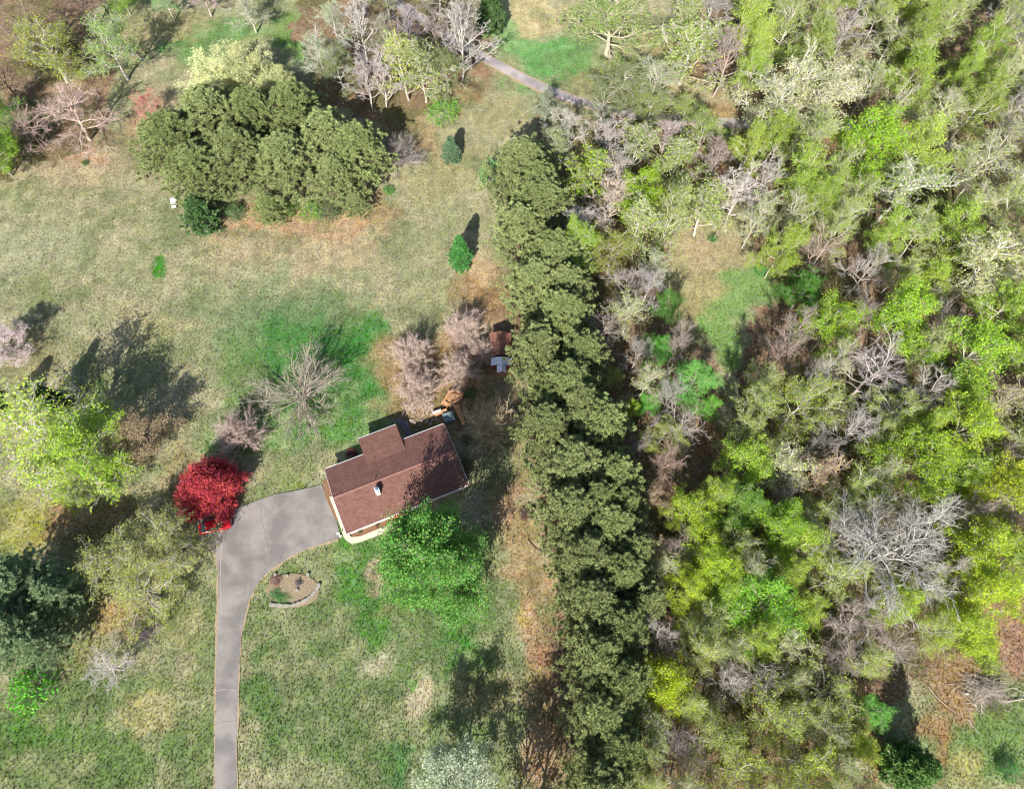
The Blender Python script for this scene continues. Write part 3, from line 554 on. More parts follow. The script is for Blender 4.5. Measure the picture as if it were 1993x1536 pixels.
zc = .95+.10*vnoise(gx*1.5, gy*1.5, .5, 77, 3)-.10*np.exp(-((gx-.2)**2+gy**2)*4)+.13*np.clip(1-abs(gx-.35*gy-.2)*6, 0, 1)-np.where(e > .98, .22, 0); ii = np.arange(22*22).reshape(22, 22)
part('cover', [(np.stack([gx*sw, gy*sh, zc], -1).reshape(-1, 3), np.stack([ii[:-1, :-1], ii[1:, :-1], ii[1:, 1:], ii[:-1, 1:]], -1).reshape(-1, 4))], M_COVER, ht)
# patio of pale flagstones and the curved paver path
M_STONE = solid('flagstone', lin((176, 160, 146), .62), .85, .3, 1.5, .3); M_PAV = solid('grey_paver', lin((130, 124, 130), .62), .85, .2, 3, .2)
stone_mesh = []
rs = np.random.RandomState(3)
for k in range(6):
    n = 7; a = np.sort(rs.uniform(0, 2*np.pi, n)+np.arange(n)*.0); a = np.arange(n)*2*np.pi/n+rs.uniform(-.25, .25, n); r = rs.uniform(.38, .5, n); poly = list(zip(np.cos(a)*r, np.sin(a)*r))
    me = npmesh('flagstone', slab(poly, 0, .09)); stone_mesh.append(me)
def stones(parent, pts, m, sc=1.0, name='stone', zs=1.0, zoff=0):
    for (x, y) in pts:
        me = stone_mesh[rs.randint(6)]
        key = me.name+m.name
        if key not in STM: c = me.copy(); c.materials.clear(); c.materials.append(m); STM[key] = c
        o = bpy.data.objects.new(name, STM[key]); S.collection.objects.link(o); o.parent = parent; s = sc*rs.uniform(.8, 1.2)
        l = parent.matrix_world.inverted() @ Vector((x, y, zoff)); o.location = l; o.rotation_euler = (rs.uniform(-.06, .06), rs.uniform(-.06, .06), rs.uniform(0, 6)); o.scale = (s, s, zs*rs.uniform(.8, 1.3))
STM = {}
pt = G(800, 815); patio = thing('stepping_stones', 'scattered pale flat stones in the mulch behind the house', 'stones', loc=(pt[0], pt[1], 0)); bpy.context.view_layer.update()
pp = [G(rs.uniform(786, 850), rs.uniform(786, 826))[:2] for _ in range(34)]
stones(patio, pp, M_STONE, .6)
pb = G(782, 833); pth = thing('paver_path', 'curved grey paver path in the shadow behind the house', 'path', loc=(pb[0], pb[1], 0)); bpy.context.view_layer.update()
cv = smooth([(773, 818), (783, 822), (790, 830), (794, 840), (796, 850)], 2); stones(pth, [G(p[0]+k, p[1]-k*.4)[:2] for p in cv[::2] for k in (-3.2, 3.2)], M_PAV, .6, 'paver')
# red-brown shed
def gable_building(name, label, cat, corners, zev, rise, mroof, mwall, ridge_along='u', extra=None):
    C = [G(*c, zev) for c in corners]; u = ((C[1]-C[0])+(C[2]-C[3]))[:2]; M = frame(C[0], u); Mi = M.inverted(); L = [Mi @ Vector(c) for c in C]
    lx = (L[1].x+L[2].x)/2; ly = (L[2].y+L[3].y)/2; b = thing(name, label, cat, M=M); s = 1 if ly > 0 else -1; ly = abs(ly); y_ = lambda v: v*s
    def q(pts): return [(p[0], y_(p[1]), p[2]) for p in pts]
    if ridge_along == 'u':
        part('roof_slope', [quadsheet(q([(0, 0, zev), (lx, 0, zev), (lx, ly/2, zev+rise), (0, ly/2, zev+rise)]), .07)], mroof, b)
        part('roof_slope', [quadsheet(q([(0, ly/2+.005, zev+rise), (lx, ly/2+.005, zev+rise), (lx, ly, zev), (0, ly, zev)]), .07)], mroof, b)
    else:
        part('roof_slope', [quadsheet(q([(0, 0, zev), (lx/2, 0, zev+rise), (lx/2, ly, zev+rise), (0, ly, zev)]), .07)], mroof, b)
        part('roof_slope', [quadsheet(q([(lx/2+.005, 0, zev+rise), (lx, 0, zev), (lx, ly, zev), (lx/2+.005, ly, zev+rise)]), .07)], mroof, b)
    part('wall', [box_v(.2, lx-.2, min(y_(.2), y_(ly-.2)), max(y_(.2), y_(ly-.2)), 0, zev-.08)], mwall, b)
    return b, lx, ly, s
M_SHED = solid('red_brown_roof', lin((146, 100, 86), .66), .8, .15, 3); M_SHEDW = solid('shed_wall', lin((120, 84, 66), .62), .8)
shed, lx, ly, s_ = gable_building('garden_shed', 'red-brown roofed garden shed half under the pine row', 'shed', [z_((845, 470)), z_((1090, 470)), z_((1150, 180)), z_((880, 180))], 2.1, .7, M_SHED, M_SHEDW, 'v')
part('door', [box_v(lx*.3, lx*.7, .12, .17, .05, 1.85)], M_DKWOOD, shed); 
M_TIN = solid('white_tin', (.58, .60, .66), .45, .08, 2)
ph, lx, ly, s_ = gable_building('playhouse', 'little timber playhouse with a bright white roof and front porch, below the shed', 'playhouse', [z_((868, 585)), z_((1130, 585)), z_((1130, 490)), z_((868, 490))], 2.2, .55, M_TIN, M_DKWOOD, 'v')
part('porch_roof', [quadsheet([(lx*.28, -1.25, 1.98), (lx*.5, -1.25, 2.45), (lx*.5, .0, 2.70), (lx*.28, .0, 2.20)], .05), quadsheet([(lx*.5+.004, -1.25, 2.45), (lx*.72, -1.25, 1.98), (lx*.72, .0, 2.20), (lx*.5+.004, .0, 2.70)], .05)], M_TIN, ph)
for fx in (.3, .7): part('porch_post', [box_v(lx*fx-.05, lx*fx+.05, -1.2, -1.1, 0, 2.0)], M_DKWOOD, ph)
part('porch_floor', [box_v(lx*.25, lx*.75, -1.3, .19, .18, .28)], M_CEDAR, ph); part('door', [box_v(lx*.42, lx*.58, .13, .18, .3, 1.9)], M_CEDAR2, ph)
fa = [z_(p) for p in ((1100, 640), (1120, 690), (1150, 730), (1200, 760))]
fp = G(*fa[0]); fence = thing('picket_fence', 'short orange picket fence right of the white-roofed playhouse', 'fence', loc=(fp[0], fp[1], 0))
Pf = [G(*p)[:2] for p in fa]
for k in range(13):
    t = k/12*2.999; i = int(t); q = Pf[i]*(1-(t-i))+Pf[i+1]*(t-i); part('picket', [(v-np.array([fp[0], fp[1], 0]), f) for v, f in [beam(q-[.06, 0], q+[.06, 0], .03, 0, 1.2+.05*(k % 2))]], M_CEDAR2, fence)
for z0 in (.35, .9):
    for a, b in zip(Pf[:-1], Pf[1:]): part('rail', [(v-np.array([fp[0], fp[1], 0]), f) for v, f in [beam(a+[0, .04], b+[0, .04], .04, z0, z0+.08)]], M_CEDAR, fence)
# white lamp post at the walk corner
lp = G(663, 1044); lamp = thing('lamp_post', 'small white lamp post where the driveway meets the front walk', 'lamp post', loc=(lp[0], lp[1], 0))
part('post', [box_v(-.06, .06, -.06, .06, 0, 1.6)], M_TRIM, lamp); part('lantern', [box_v(-.16, .16, -.16, .16, 1.6, 1.95)], solid('lantern_glass', (.35, .36, .36), .2), lamp)
part('lantern_roof', [(np.array([[-.22, -.22, 1.95], [.22, -.22, 1.95], [.22, .22, 1.95], [-.22, .22, 1.95], [0, 0, 2.15]]), np.array([[0, 1, 4], [1, 2, 4], [2, 3, 4], [3, 0, 4]]))], M_TRIM, lamp)
part('base', [box_v(-.2, .2, -.2, .2, 0, .12)], M_CONC, lamp)

# ------------------------------------------------------------------ red car under the maple
M_CAR = solid('red_paint', (.50, .006, .014), .22, .03, 1, spec=.7); M_TYRE = solid('tyre', (.02, .02, .02), .9); M_RIM = solid('alloy', (.5, .5, .52), .3, .05, metal=.8); M_CHR = solid('bumper_grey', (.32, .32, .34), .4, .05)
c0 = G(386, 1042); c1 = G(451, 1026); CM = frame((G(421, 1026)[0], G(421, 1026)[1]), (c1-c0))
car = thing('parked_car', 'red car parked under the red-leaved tree at the end of the driveway', 'car', M=CM)
def body_mesh(sec):
    """sec: list of (x, halfwidth_bottom, halfwidth_top, z_bottom, z_side, z_top)"""
    V = []; F4 = []
    for x, wb, wt, zb, zs_, zt in sec:
        V += [[x, -wb, zb], [x, -wb*1.02, zs_*.55+zb*.45], [x, -wb*.99, zs_], [x, -wt, zt], [x, 0, zt+.03], [x, wt, zt], [x, wb*.99, zs_], [x, wb*1.02, zs_*.55+zb*.45], [x, wb, zb]]
    n = 9
    for i in range(len(sec)-1):
        for j in range(n-1): a = i*n+j; F4.append([a, a+1, a+n+1, a+n])
        F4.append([i*n+n-1, i*n, i*n+n, i*n+2*n-1])
    V = np.array(V, float); out = [(V, np.array(F4))]
    out.append((V, np.array([[0, 1, 7, 8], [1, 2, 6, 7]]))); m = (len(sec)-1)*n; out.append((V, np.array([[m+8, m+7, m+1, m], [m+7, m+6, m+2, m+1]])))
    out.append((V, np.array([[2, 3, 4], [2, 4, 5], [2, 5, 6]]))); out.append((V, np.array([[m+4, m+3, m+2], [m+5, m+4, m+2], [m+6, m+5, m+2]]))); return out
sec = [(-2.35, .72, .60, .38, .80, .92), (-2.2, .84, .68, .28, .88, .98), (-1.6, .89, .74, .24, .90, 1.0), (0, .90, .76, .22, .88, .96), (1.0, .90, .76, .22, .86, .93), (1.8, .87, .70, .24, .78, .86), (2.25, .80, .62, .28, .68, .76), (2.42, .62, .48, .36, .58, .62)]
bo = part('body', body_mesh(sec), M_CAR, car)
bo.data.shade_smooth()
cab = [(-1.95, .68, .99), (-1.25, .60, 1.36), (-.1, .60, 1.42), (.35, .60, 1.36), (1.05, .70, .97)]
def strip(a, b, m, nm, in0=1, in1=1):
    (xa, wa, za), (xb, wb, zb) = a, b; V = np.array([[xa, -wa, za], [xa, wa, za], [xb, wb, zb], [xb, -wb, zb]]); Vc = V-np.array([0, 0, .04]); part(nm, [(np.concatenate([V, Vc]), np.array([[0, 3, 2, 1], [4, 5, 6, 7], [0, 1, 5, 4], [2, 3, 7, 6], [1, 2, 6, 5], [3, 0, 4, 7]]))], m, car)
strip(cab[0], cab[1], M_GLASS, 'rear_window'); strip(cab[1], cab[2], M_CAR, 'roof'); strip(cab[2], cab[3], M_CAR, 'roof'); strip(cab[3], cab[4], M_GLASS, 'windshield')
for s in (-1, 1):
    V = np.array([[-1.9, s*.74, .93], [1.0, s*.77, .92], [.35, s*.61, 1.34], [-1.25, s*.61, 1.34]]); part('side_window', [(V, np.array([[0, 1, 2, 3]])), (V+np.array([0, -s*.02, 0]), np.array([[3, 2, 1, 0]]))], M_GLASS, car)
    part('mirror', [box_v(.72, .86, min(s*.88, s*1.04), max(s*.88, s*1.04), .92, 1.04)], M_CAR, car)
    part('sill', [box_v(-1.1, 1.1, min(s*.90, s*.93), max(s*.90, s*.93), .24, .42)], M_CHR, car)
    part('headlight', [box_v(2.14, 2.32, min(s*.42, s*.70), max(s*.42, s*.70), .66, .745)], M_RIM, car)
    for x in (-1.45, 1.45):
        a = np.linspace(0, 2*np.pi, 17)[:-1]; P = np.array([[[x, s*.78, .33], [x, s*.94, .33]]]); w = part('wheel', [tube(np.array([[[0, -.11, 0], [0, .11, 0]]]), np.array([[.33, .33]]), 16), (np.stack([np.cos(a)*.33, 0*a-.11, np.sin(a)*.33], 1), np.array([list(range(16))])), (np.stack([np.cos(a)*.33, 0*a+.11, np.sin(a)*.33], 1), np.array([list(range(16))[::-1]]))], M_TYRE, car, loc=(x, s*.86, .33))
        part('rim', [(np.stack([np.cos(a)*.2, 0*a+s*.114, np.sin(a)*.2], 1), np.array([list(range(16))]))], M_RIM, w)
part('front_bumper', [box_v(2.2, 2.47, -.6, .6, .30, .44)], M_CHR, car); part('rear_bumper', [box_v(-2.42, -2.2, -.7, .7, .34, .48)], M_CHR, car)

# ------------------------------------------------------------------ small things in the yard
gb = G(570, 1148); bed = thing('rock_bed', 'oval front-garden bed with a low curved border of pale stones', 'garden bed', loc=(gb[0], gb[1], 0)); bpy.context.view_layer.update()
bp_ = [G(570+52*math.cos(a), 1150+33*math.sin(a)) for a in np.linspace(0, 2*np.pi, 28)[:-1]]
o = part('bed_soil', [(v-np.array([gb[0], gb[1], 0]), f) for v, f in slab([p[:2]*1 for p in bp_], -.1, .03)], solid('bed_mulch', lin((164, 146, 118), .6), .95, .45, 7, .6), bed)
stones(bed, [G(*p)[:2] for p in smooth([(527, 1178), (545, 1180), (562, 1181), (580, 1177), (595, 1170), (607, 1160), (616, 1150), (621, 1140)], 2)[::1]], solid('pale_rock', lin((176, 168, 154), .62), .85, .25, 2, .4), .62, zs=2.6)
stones(bed, [G(*p)[:2] for p in ((583, 1135), (579, 1150), (600, 1120), (560, 1122), (536, 1120))], bpy.data.materials['pale_rock'], .5, zs=3)
# white garden seat beside the juniper
ws = G(340, 396); seat = thing('garden_chair', 'white slatted garden chair on the grass beside the dark juniper', 'chair', loc=(ws[0], ws[1], 0)); seat.rotation_euler = (0, 0, .2); seat.scale = (1.35, 1.25, 1.1)
M_WP = solid('white_plastic', (.62, .64, .70), .4, .03)
for i in range(5): part('seat_slat', [box_v(-.32+.13*i, -.22+.13*i, -.3, .3, .42, .46)], M_WP, seat)
for i in range(5): part('back_slat', [box_v(-.32+.13*i, -.22+.13*i, .32, .37, .46, 1.05)], M_WP, seat)
for x in (-.34, .30):
    part('armrest', [box_v(x-.06, x+.10, -.35, .36, .62, .66)], M_WP, seat)
    for y in (-.32, .34): part('leg', [box_v(x, x+.05, y-.03, y+.03, 0, .62)], M_WP, seat)
part('footrest', [box_v(-.3, .3, -1.0, -.5, .25, .30)], M_WP, seat)
# utility pole at the top left
up = G(219, 42); pole = thing('utility_pole', 'dark wooden utility pole with crossarms at the top left edge', 'pole', loc=(up[0], up[1], -.1))
M_POLE = solid('creosote_wood', (.05, .04, .035), .8); part('post', [tube(np.array([[[0, 0, 0], [0, 0, 4], [0, 0, 9.5]]]), np.array([[.16, .14, .11]]), 10)], M_POLE, pole)
for z in (8.2, 9.0): part('crossarm', [box_v(-1.2, 1.2, -.06, .06, z, z+.12)], M_POLE, pole)
for z in (8.32, 9.12):
    for x in (-1.05, -.45, .45, 1.05): part('insulator', [box_v(x-.05, x+.05, -.05, .05, z, z+.16)], M_TRIM, pole)
# fallen limbs
def fallen(name, pts, r, label, col, z=.12):
    P = np.array([G(*p)+np.array([0, 0, z]) for p in smooth(pts, 1)]); c = P[0].copy(); c[2] = 0; P = P-c
    m = bpy.data.materials.get(col) or solid(col, lin((96, 70, 56), .6) if col == 'dark_wood' else lin((206, 192, 174), .6), .85, .2, 4)
    o = link(name, npmesh(name, [tube(P[None], np.linspace(r, r*.4, len(P))[None], 6)]), m); o.location = c; o['label'] = label; o['category'] = 'fallen branch'
fallen('fallen_branch', [(1027, 1051), (1040, 1067), (1050, 1075), (1067, 1076)], .07, 'thin dark bowed branch on the orange needle litter beside the pine row', 'dark_wood')
fallen('fallen_branch', [(1030, 1012), (1040, 1008), (1051, 1000)], .07, 'short dark stick by the reddish debris beside the pine row', 'dark_wood')
fallen('fallen_branch', [(1806, 1338), (1825, 1362), (1845, 1378), (1860, 1390)], .06, 'long pale stick left of the brush pile at the lower right', 'pale_wood')
fallen('fallen_branch', [(1756, 1320), (1766, 1336), (1772, 1344)], .07, 'short pale stick just above the dark evergreen shadow', 'pale_wood')
fallen('fallen_branch', [(1884, 1402), (1894, 1416), (1903, 1428)], .07, 'pale stick lying on the grass below the brush pile', 'pale_wood')
fallen('fallen_log', [(1955, 1368), (1975, 1364), (1998, 1361)], .14, 'grey log at the right edge below the brush pile', 'pale_wood')
fallen('fallen_log', [(1640, 222), (1662, 221), (1684, 221)], .13, 'straight pale log lying beside the far lane in the wood', 'pale_wood')
fallen('fallen_log', [(1388, 470), (1400, 440), (1420, 410)], .12, 'pale leaning log at the top of the mown clearing', 'pale_wood', .9)
# brush pile
bpp = G(1915, 1348); pile = thing('brush_pile', 'tangled grey pile of cut branches and pale debris at the lower right', 'brush pile', loc=(bpp[0], bpp[1], 0))
rb = np.random.RandomState(12); n = 420; c = rb.randn(n, 3)*np.array([1.7, 1.1, 0]); c[:, 2] = .15+rb.rand(n)*1.2*np.exp(-(c[:, 0]**2/4+c[:, 1]**2/2)); dd = nrm(rb.randn(n, 3)*np.array([1, .7, .25])); L = rb.uniform(.5, 1.5, (n, 1))
part('sticks', [tube(np.stack([c-dd*L, c+rb.randn(n, 3)*.06, c+dd*L], 1), np.tile(np.array([[.035, .03, .015]]), (n, 1)), 3)], bpy.data.materials['pale_wood'], pile, kind='stuff')
for k in range(8):
    q = rb.uniform(-1, 1, 2)*np.array([2.2, 1.2])+np.array([-.8, -.6]); part('pale_chunk', [box_v(q[0]-.22, q[0]+.22, q[1]-.12, q[1]+.12, 0, .25)], M_CONC, pile)
# ------------------------------------------------------------------ trees one by one
def pines(lst, group):
    for (x, y, r, h, lab) in lst:
        if 'long row' in group and y > 900: x += 8
        tree('pine_tree', 'pine', x, y, r*(1.38 if 'long row' in group else 1.26), h*.9, PINE if len(TREES) % 2 else PINE2, lab, group=group, bark=(120, 98, 82))
pines([(1016, 345, 62, 15, 'topmost pine of the long row, its shadow falling on the grass above'),
    (1048, 425, 62, 16, 'second pine from the top of the long row'), (1012, 470, 52, 15, 'pine on the left side of the long row level with the lime-green conifer'),
    (1075, 530, 62, 17, 'pine in the long row just above the shed, on the wood side'), (1040, 575, 55, 16, 'pine in the long row on the house side, above the shed'),
    (1090, 640, 58, 17, 'pine in the long row right of the red-brown shed'), (1046, 700, 56, 16, 'pine in the long row right of the white-roofed playhouse'),
    (1098, 775, 66, 17, 'pine in the long row right of the pale vase-shaped tree'), (1062, 850, 54, 17, 'pine on the house side of the row, level with the top of the roof'),
    (1160, 850, 60, 18, 'pine on the wood side of the row, level with the top of the roof'), (1105, 925, 66, 18, 'pine in the middle of the row, level with the chimney'),
    (1175, 945, 58, 18, 'pine on the wood side of the row, level with the chimney'), (1100, 1010, 62, 18, 'pine on the house side above the bowed fallen branch'),
    (1172, 1040, 64, 18, 'pine on the wood side, level with the bright green lawn tree'), (1125, 1095, 64, 18, 'pine in the row beside the bare orange path, level with the rock bed'),
    (1192, 1130, 60, 18, 'pine on the wood side, level with the rock bed'), (1140, 1180, 64, 18, 'pine of the row standing by the yellow patch of ground'),
    (1190, 1225, 62, 18, 'pine on the wood side left of the lime-yellow tree crown'), (1150, 1275, 60, 18, 'pine leaning over the orange needle litter in the lower row'),
    (1190, 1325, 62, 18, 'pine left of the lime-yellow tree near the bottom of the row'), (1160, 1390, 62, 17, 'third pine from the bottom of the long row'),
    (1190, 1450, 60, 17, 'second pine from the bottom of the long row'), (1160, 1520, 66, 17, 'lowest pine of the long row, cut by the bottom edge'),
    (1045, 385, 50, 15, 'pine filling the top of the long row between its two highest crowns'), (1098, 585, 50, 16, 'pine on the wood side of the long row above the shed'), (1125, 710, 50, 16, 'pine on the wood side, level with the white-roofed playhouse'), (1125, 815, 54, 17, 'pine in the long row by the little yellow tree'),
    (1195, 1000, 46, 17, 'pine on the wood side beside the tan budding tree'), (1215, 1085, 46, 17, 'pine on the wood side beside the pinkish-tan budding tree'), (1150, 990, 50, 18, 'pine in the middle of the row, level with the front walk'), (1235, 1180, 44, 17, 'pine on the wood side level with the bottom of the round lawn tree')], 'pines in the long row')
pines([(345, 290, 72, 14, 'leftmost pine of the broad clump'), (420, 245, 72, 15, 'upper left pine of the broad clump, below the cream blossom'), (395, 345, 64, 13, 'lower left pine of the broad clump, above the dark juniper'),
    (470, 320, 68, 14, 'pine in the middle of the broad clump'), (505, 245, 60, 15, 'top middle pine of the broad clump, under the cream blossom'), (560, 330, 66, 14, 'pine at the lower middle of the broad clump'),
    (580, 240, 66, 15, 'tallest dark pine of the broad clump, right of its centre'), (640, 290, 66, 14, 'pine at the right of the broad clump'), (700, 310, 62, 14, 'rightmost pine of the broad clump, beside the grey twiggy shrub'), (655, 355, 46, 11, 'low pine at the lower right of the broad clump'),
    (525, 410, 32, 7, 'small pine standing out below the broad clump'), (695, 400, 26, 6, 'small pine with red litter to its right, below the broad clump')], 'pines in the broad clump')
pines([(60, 1140, 62, 15, 'large blue-green pine at the left edge below the shaded ground'), (125, 1160, 44, 12, 'blue-green pine touching the olive trees at the lower left'), (40, 1235, 62, 15, 'blue-green pine just above the bright green bush at the left'), (95, 1255, 42, 12, 'lower right pine of the group at the left edge'), (20, 1180, 50, 15, 'pine cut by the left edge among the blue-green group')], 'pines at the left edge')
for o in S.objects:
    if o.get('group') == 'pines at the left edge':
        for c in o.children:
            if c.name.startswith('foliage'): c.color = (*lin((160, 182, 134), LEAFK), 1)
def T(*a, **k): return tree(*a, **k)
T('juniper', 'juniper', 390, 420, 42, 6.5, DGRN, 'dark green rounded juniper in front of the pine clump')
T('small_conifer', 'conifer', 878, 291, 22, 5.6, (116, 150, 106), 'small blue-green conifer alone on the grass above the pine row')
T('small_conifer', 'conifer', 896, 494, 27, 8, (90, 164, 74), 'lime-green conifer with dark shadow left of the pine row')
T('spruce_tree', 'conifer', 92, 775, 26, 9, (84, 116, 80), 'narrow dark spruce behind the big yellow-green tree', atbase=False)
T('spruce_tree', 'conifer', 15, 785, 30, 7, (56, 84, 58), 'dark evergreen at the left edge below the pink blossom')
T('spruce_tree', 'conifer', 1776, 1494, 54, 9.5, (112, 154, 70), 'lone cone-shaped evergreen with a long dark shadow at the lower right')
T('spruce_tree', 'conifer', 955, 25, 34, 9, (90, 122, 66), 'dark feathery evergreen at the top beside the far lawn')
T('young_tree', 'bush', 955, 335, 26, 5, (128, 196, 90), 'pale green young tree at the top left corner of the pine row')
T('lawn_tree', 'dense', 841, 1096, 90, 25, (120, 180, 72), 'large round bright green tree in front of the house')
T('red_maple', 'maple', 409, 953, 56, 5.0, (206, 76, 84), 'round crimson-leaved small tree over the red car', bark=(90, 60, 60))
T('bare_tree', 'openvase', 576, 742, 104, 9.5, GRN, 'spreading bare grey tree on the green back lawn', bark=(184, 172, 154), v=0)
VG = 'twiggy brown shrubs behind the house'
for (x, y, r, h, lab) in [(905, 640, 50, 5.4, 'rounded brown twiggy tree directly left of the shed'), (800, 690, 48, 5.4, 'brown twiggy tree on the lawn edge, upper left of its group'), (893, 715, 42, 5, 'brown twiggy tree just above the cedar deck'), (815, 752, 50, 5.2, 'brown twiggy tree on the lawn edge above the flagstone patio'), (938, 682, 30, 4, 'small tan twiggy tree between the shed and the playhouse')]:
    T('twiggy_tree', 'vase', x, y, r, h, OLV, lab, bark=(224, 200, 184), group=VG)
T('twiggy_tree', 'vase', 460, 842, 56, 5.6, OLV, 'dense brown twiggy tree on the grass above the crimson tree', bark=(220, 196, 182))
T('vase_tree', 'greyvase', 958, 822, 64, 8, OLV, 'pale vase-shaped bare tree between the deck and the pine row', bark=(226, 206, 168))
T('grey_shrub', 'greyvase', 772, 292, 54, 5.5, OLV, 'grey twiggy shrub at the right end of the pine clump', bark=(176, 166, 160))
T('blossom_tree', 'full', 8, 668, 42, 6, (236, 214, 212), 'pink-white blossoming tree at the left edge', bark=(110, 80, 84), v=1)
T('blossom_tree', 'full', 272, 842, 56, 7.5, (186, 164, 130), 'faded cream and brown blossoming tree right of the big yellow-green tree', bark=(90, 74, 74), v=2)
T('blossom_tree', 'full', 418, 158, 62, 10, (232, 232, 170), 'cream blossoming tree above the left of the pine clump', v=0)
T('blossom_tree', 'full', 482, 140, 58, 10, (228, 228, 162), 'tallest cream blossoming tree above the pine clump', v=3)
T('blossom_tree', 'full', 545, 172, 40, 8, (216, 216, 150), 'smaller cream blossoming tree above the right of the pine clump', v=1)
T('leafing_tree', 'sparse', 82, 858, 122, 14, (190, 212, 84), 'big yellow-green tree at the left edge with pale trunk', v=0, bark=PALE)
T('leafing_tree', 'full', 172, 866, 80, 12, (176, 208, 72), 'yellow-green tree left of the faded cream blossom', v=2, bark=PALE)
T('leafing_tree', 'sparse', 150, 950, 48, 9, (168, 192, 66), 'small yellow-green tree hanging over the brown shaded ground', v=1)
T('leafing_tree', 'sparse', 222, 1085, 84, 9, (172, 178, 96), 'left one of three olive leafing trees beside the driveway', v=0)
T('leafing_tree', 'sparse', 325, 1062, 78, 9, (172, 176, 98), 'right one of three olive leafing trees, nearest the red car', v=1)
T('leafing_tree', 'sparse', 280, 1150, 72, 8.5, (182, 190, 92), 'lowest of three olive leafing trees beside the driveway', v=2)
T('bare_shrub', 'greyvase', 275, 1230, 40, 4.5, OLV, 'dark grey twiggy shrub below the olive trees', bark=(150, 138, 140))
T('bare_tree', 'bare', 218, 1302, 50, 5.5, GRN, 'low spreading whitish bare tree on the front grass', bark=(204, 196, 188), v=2)
T('bush', 'bush', 60, 1345, 48, 3.6, (112, 204, 48), 'vivid green bush below the pines at the left edge')
T('blossom_tree', 'full', 893, 1500, 74, 9.5, (192, 202, 170), 'whitish blossoming tree at the bottom edge', bark=(120, 112, 100), v=3)
T('slender_tree', 'slim', 1062, 1610, 62, 16, OLV, 'tree below the bottom edge casting streaky shade on the litter', v=0)
T('slender_tree', 'slim', 1000, 1610, 55, 13, OLV, 'second tree below the bottom edge beside the pine row', v=1)
# shrubs by the pine clump and the house
for (x, y, r, h, c, lab) in [(560, 405, 22, 1.6, (132, 192, 56), 'bright green bush under the pine clump, left one of two'), (605, 408, 26, 1.6, (140, 196, 56), 'bright green bush under the pine clump, right one of two'), (455, 412, 22, 2.4, (100, 150, 70), 'green bush right of the dark juniper'), (757, 368, 12, 1, (90, 190, 50), 'small vivid green bush at the right end of the pine clump'), (640, 405, 28, 2.6, (116, 136, 76), 'dull green bush between the small pines'),
      (862, 212, 34, 2.4, (128, 200, 50), 'vivid green bush at the edge of the upper grove'), (535, 1158, 14, .5, (60, 160, 60), 'low green plant in the left of the rock bed'), (552, 1168, 15, .5, (80, 176, 60), 'low green plant along the bottom of the rock bed'), (536, 1130, 13, .6, (186, 140, 130), 'pinkish dry plant at the top left of the rock bed'), (684, 883, 13, 1.2, (150, 40, 60), 'dark red shrub in the shade of the back eave'),
      (700, 1035, 5, .5, (100, 120, 70), 'tiny clipped shrub at the corner of the front bed'), (735, 1024, 5, .6, (150, 90, 70), 'small reddish shrub in the front bed'), (1480, 525, 12, 2, (70, 190, 60), 'vivid green bush on the right edge of the mown clearing'), (1388, 462, 10, 1.4, (70, 170, 50), 'small green bush at the foot of the pale leaning log'), (915, 765, 14, 1.0, (90, 150, 60), 'green bush between the deck and the vase-shaped tree'),
      (1025, 1000, 16, 1.0, (130, 80, 76), 'reddish bush on the litter beside the pine row'), (905, 905, 20, 1.5, (140, 140, 80), 'olive bush against the end wall of the house'), (915, 850, 18, 1.4, (150, 146, 84), 'olive bush between the roof and the vase-shaped tree'), (1965, 1500, 26, 1.8, (90, 160, 70), 'green bush in the grass at the lower right corner'), (1940, 1385, 22, 1.4, (150, 170, 70), 'yellowish bush below the brush pile'), (1925, 1290, 26, 2, (160, 186, 60), 'yellow-green bush above the brush pile'), (165, 315, 8, .7, (90, 140, 50), 'tiny green bush below the bare pinkish tree')]:
    T('bush', 'bush', x, y, r, h, c, lab, cat='bush')
T('bare_shrub', 'greyvase', 578, 1137, 10, .9, OLV, 'small grey bare shrub in the middle of the rock bed', bark=(150, 146, 150), cat='shrub')
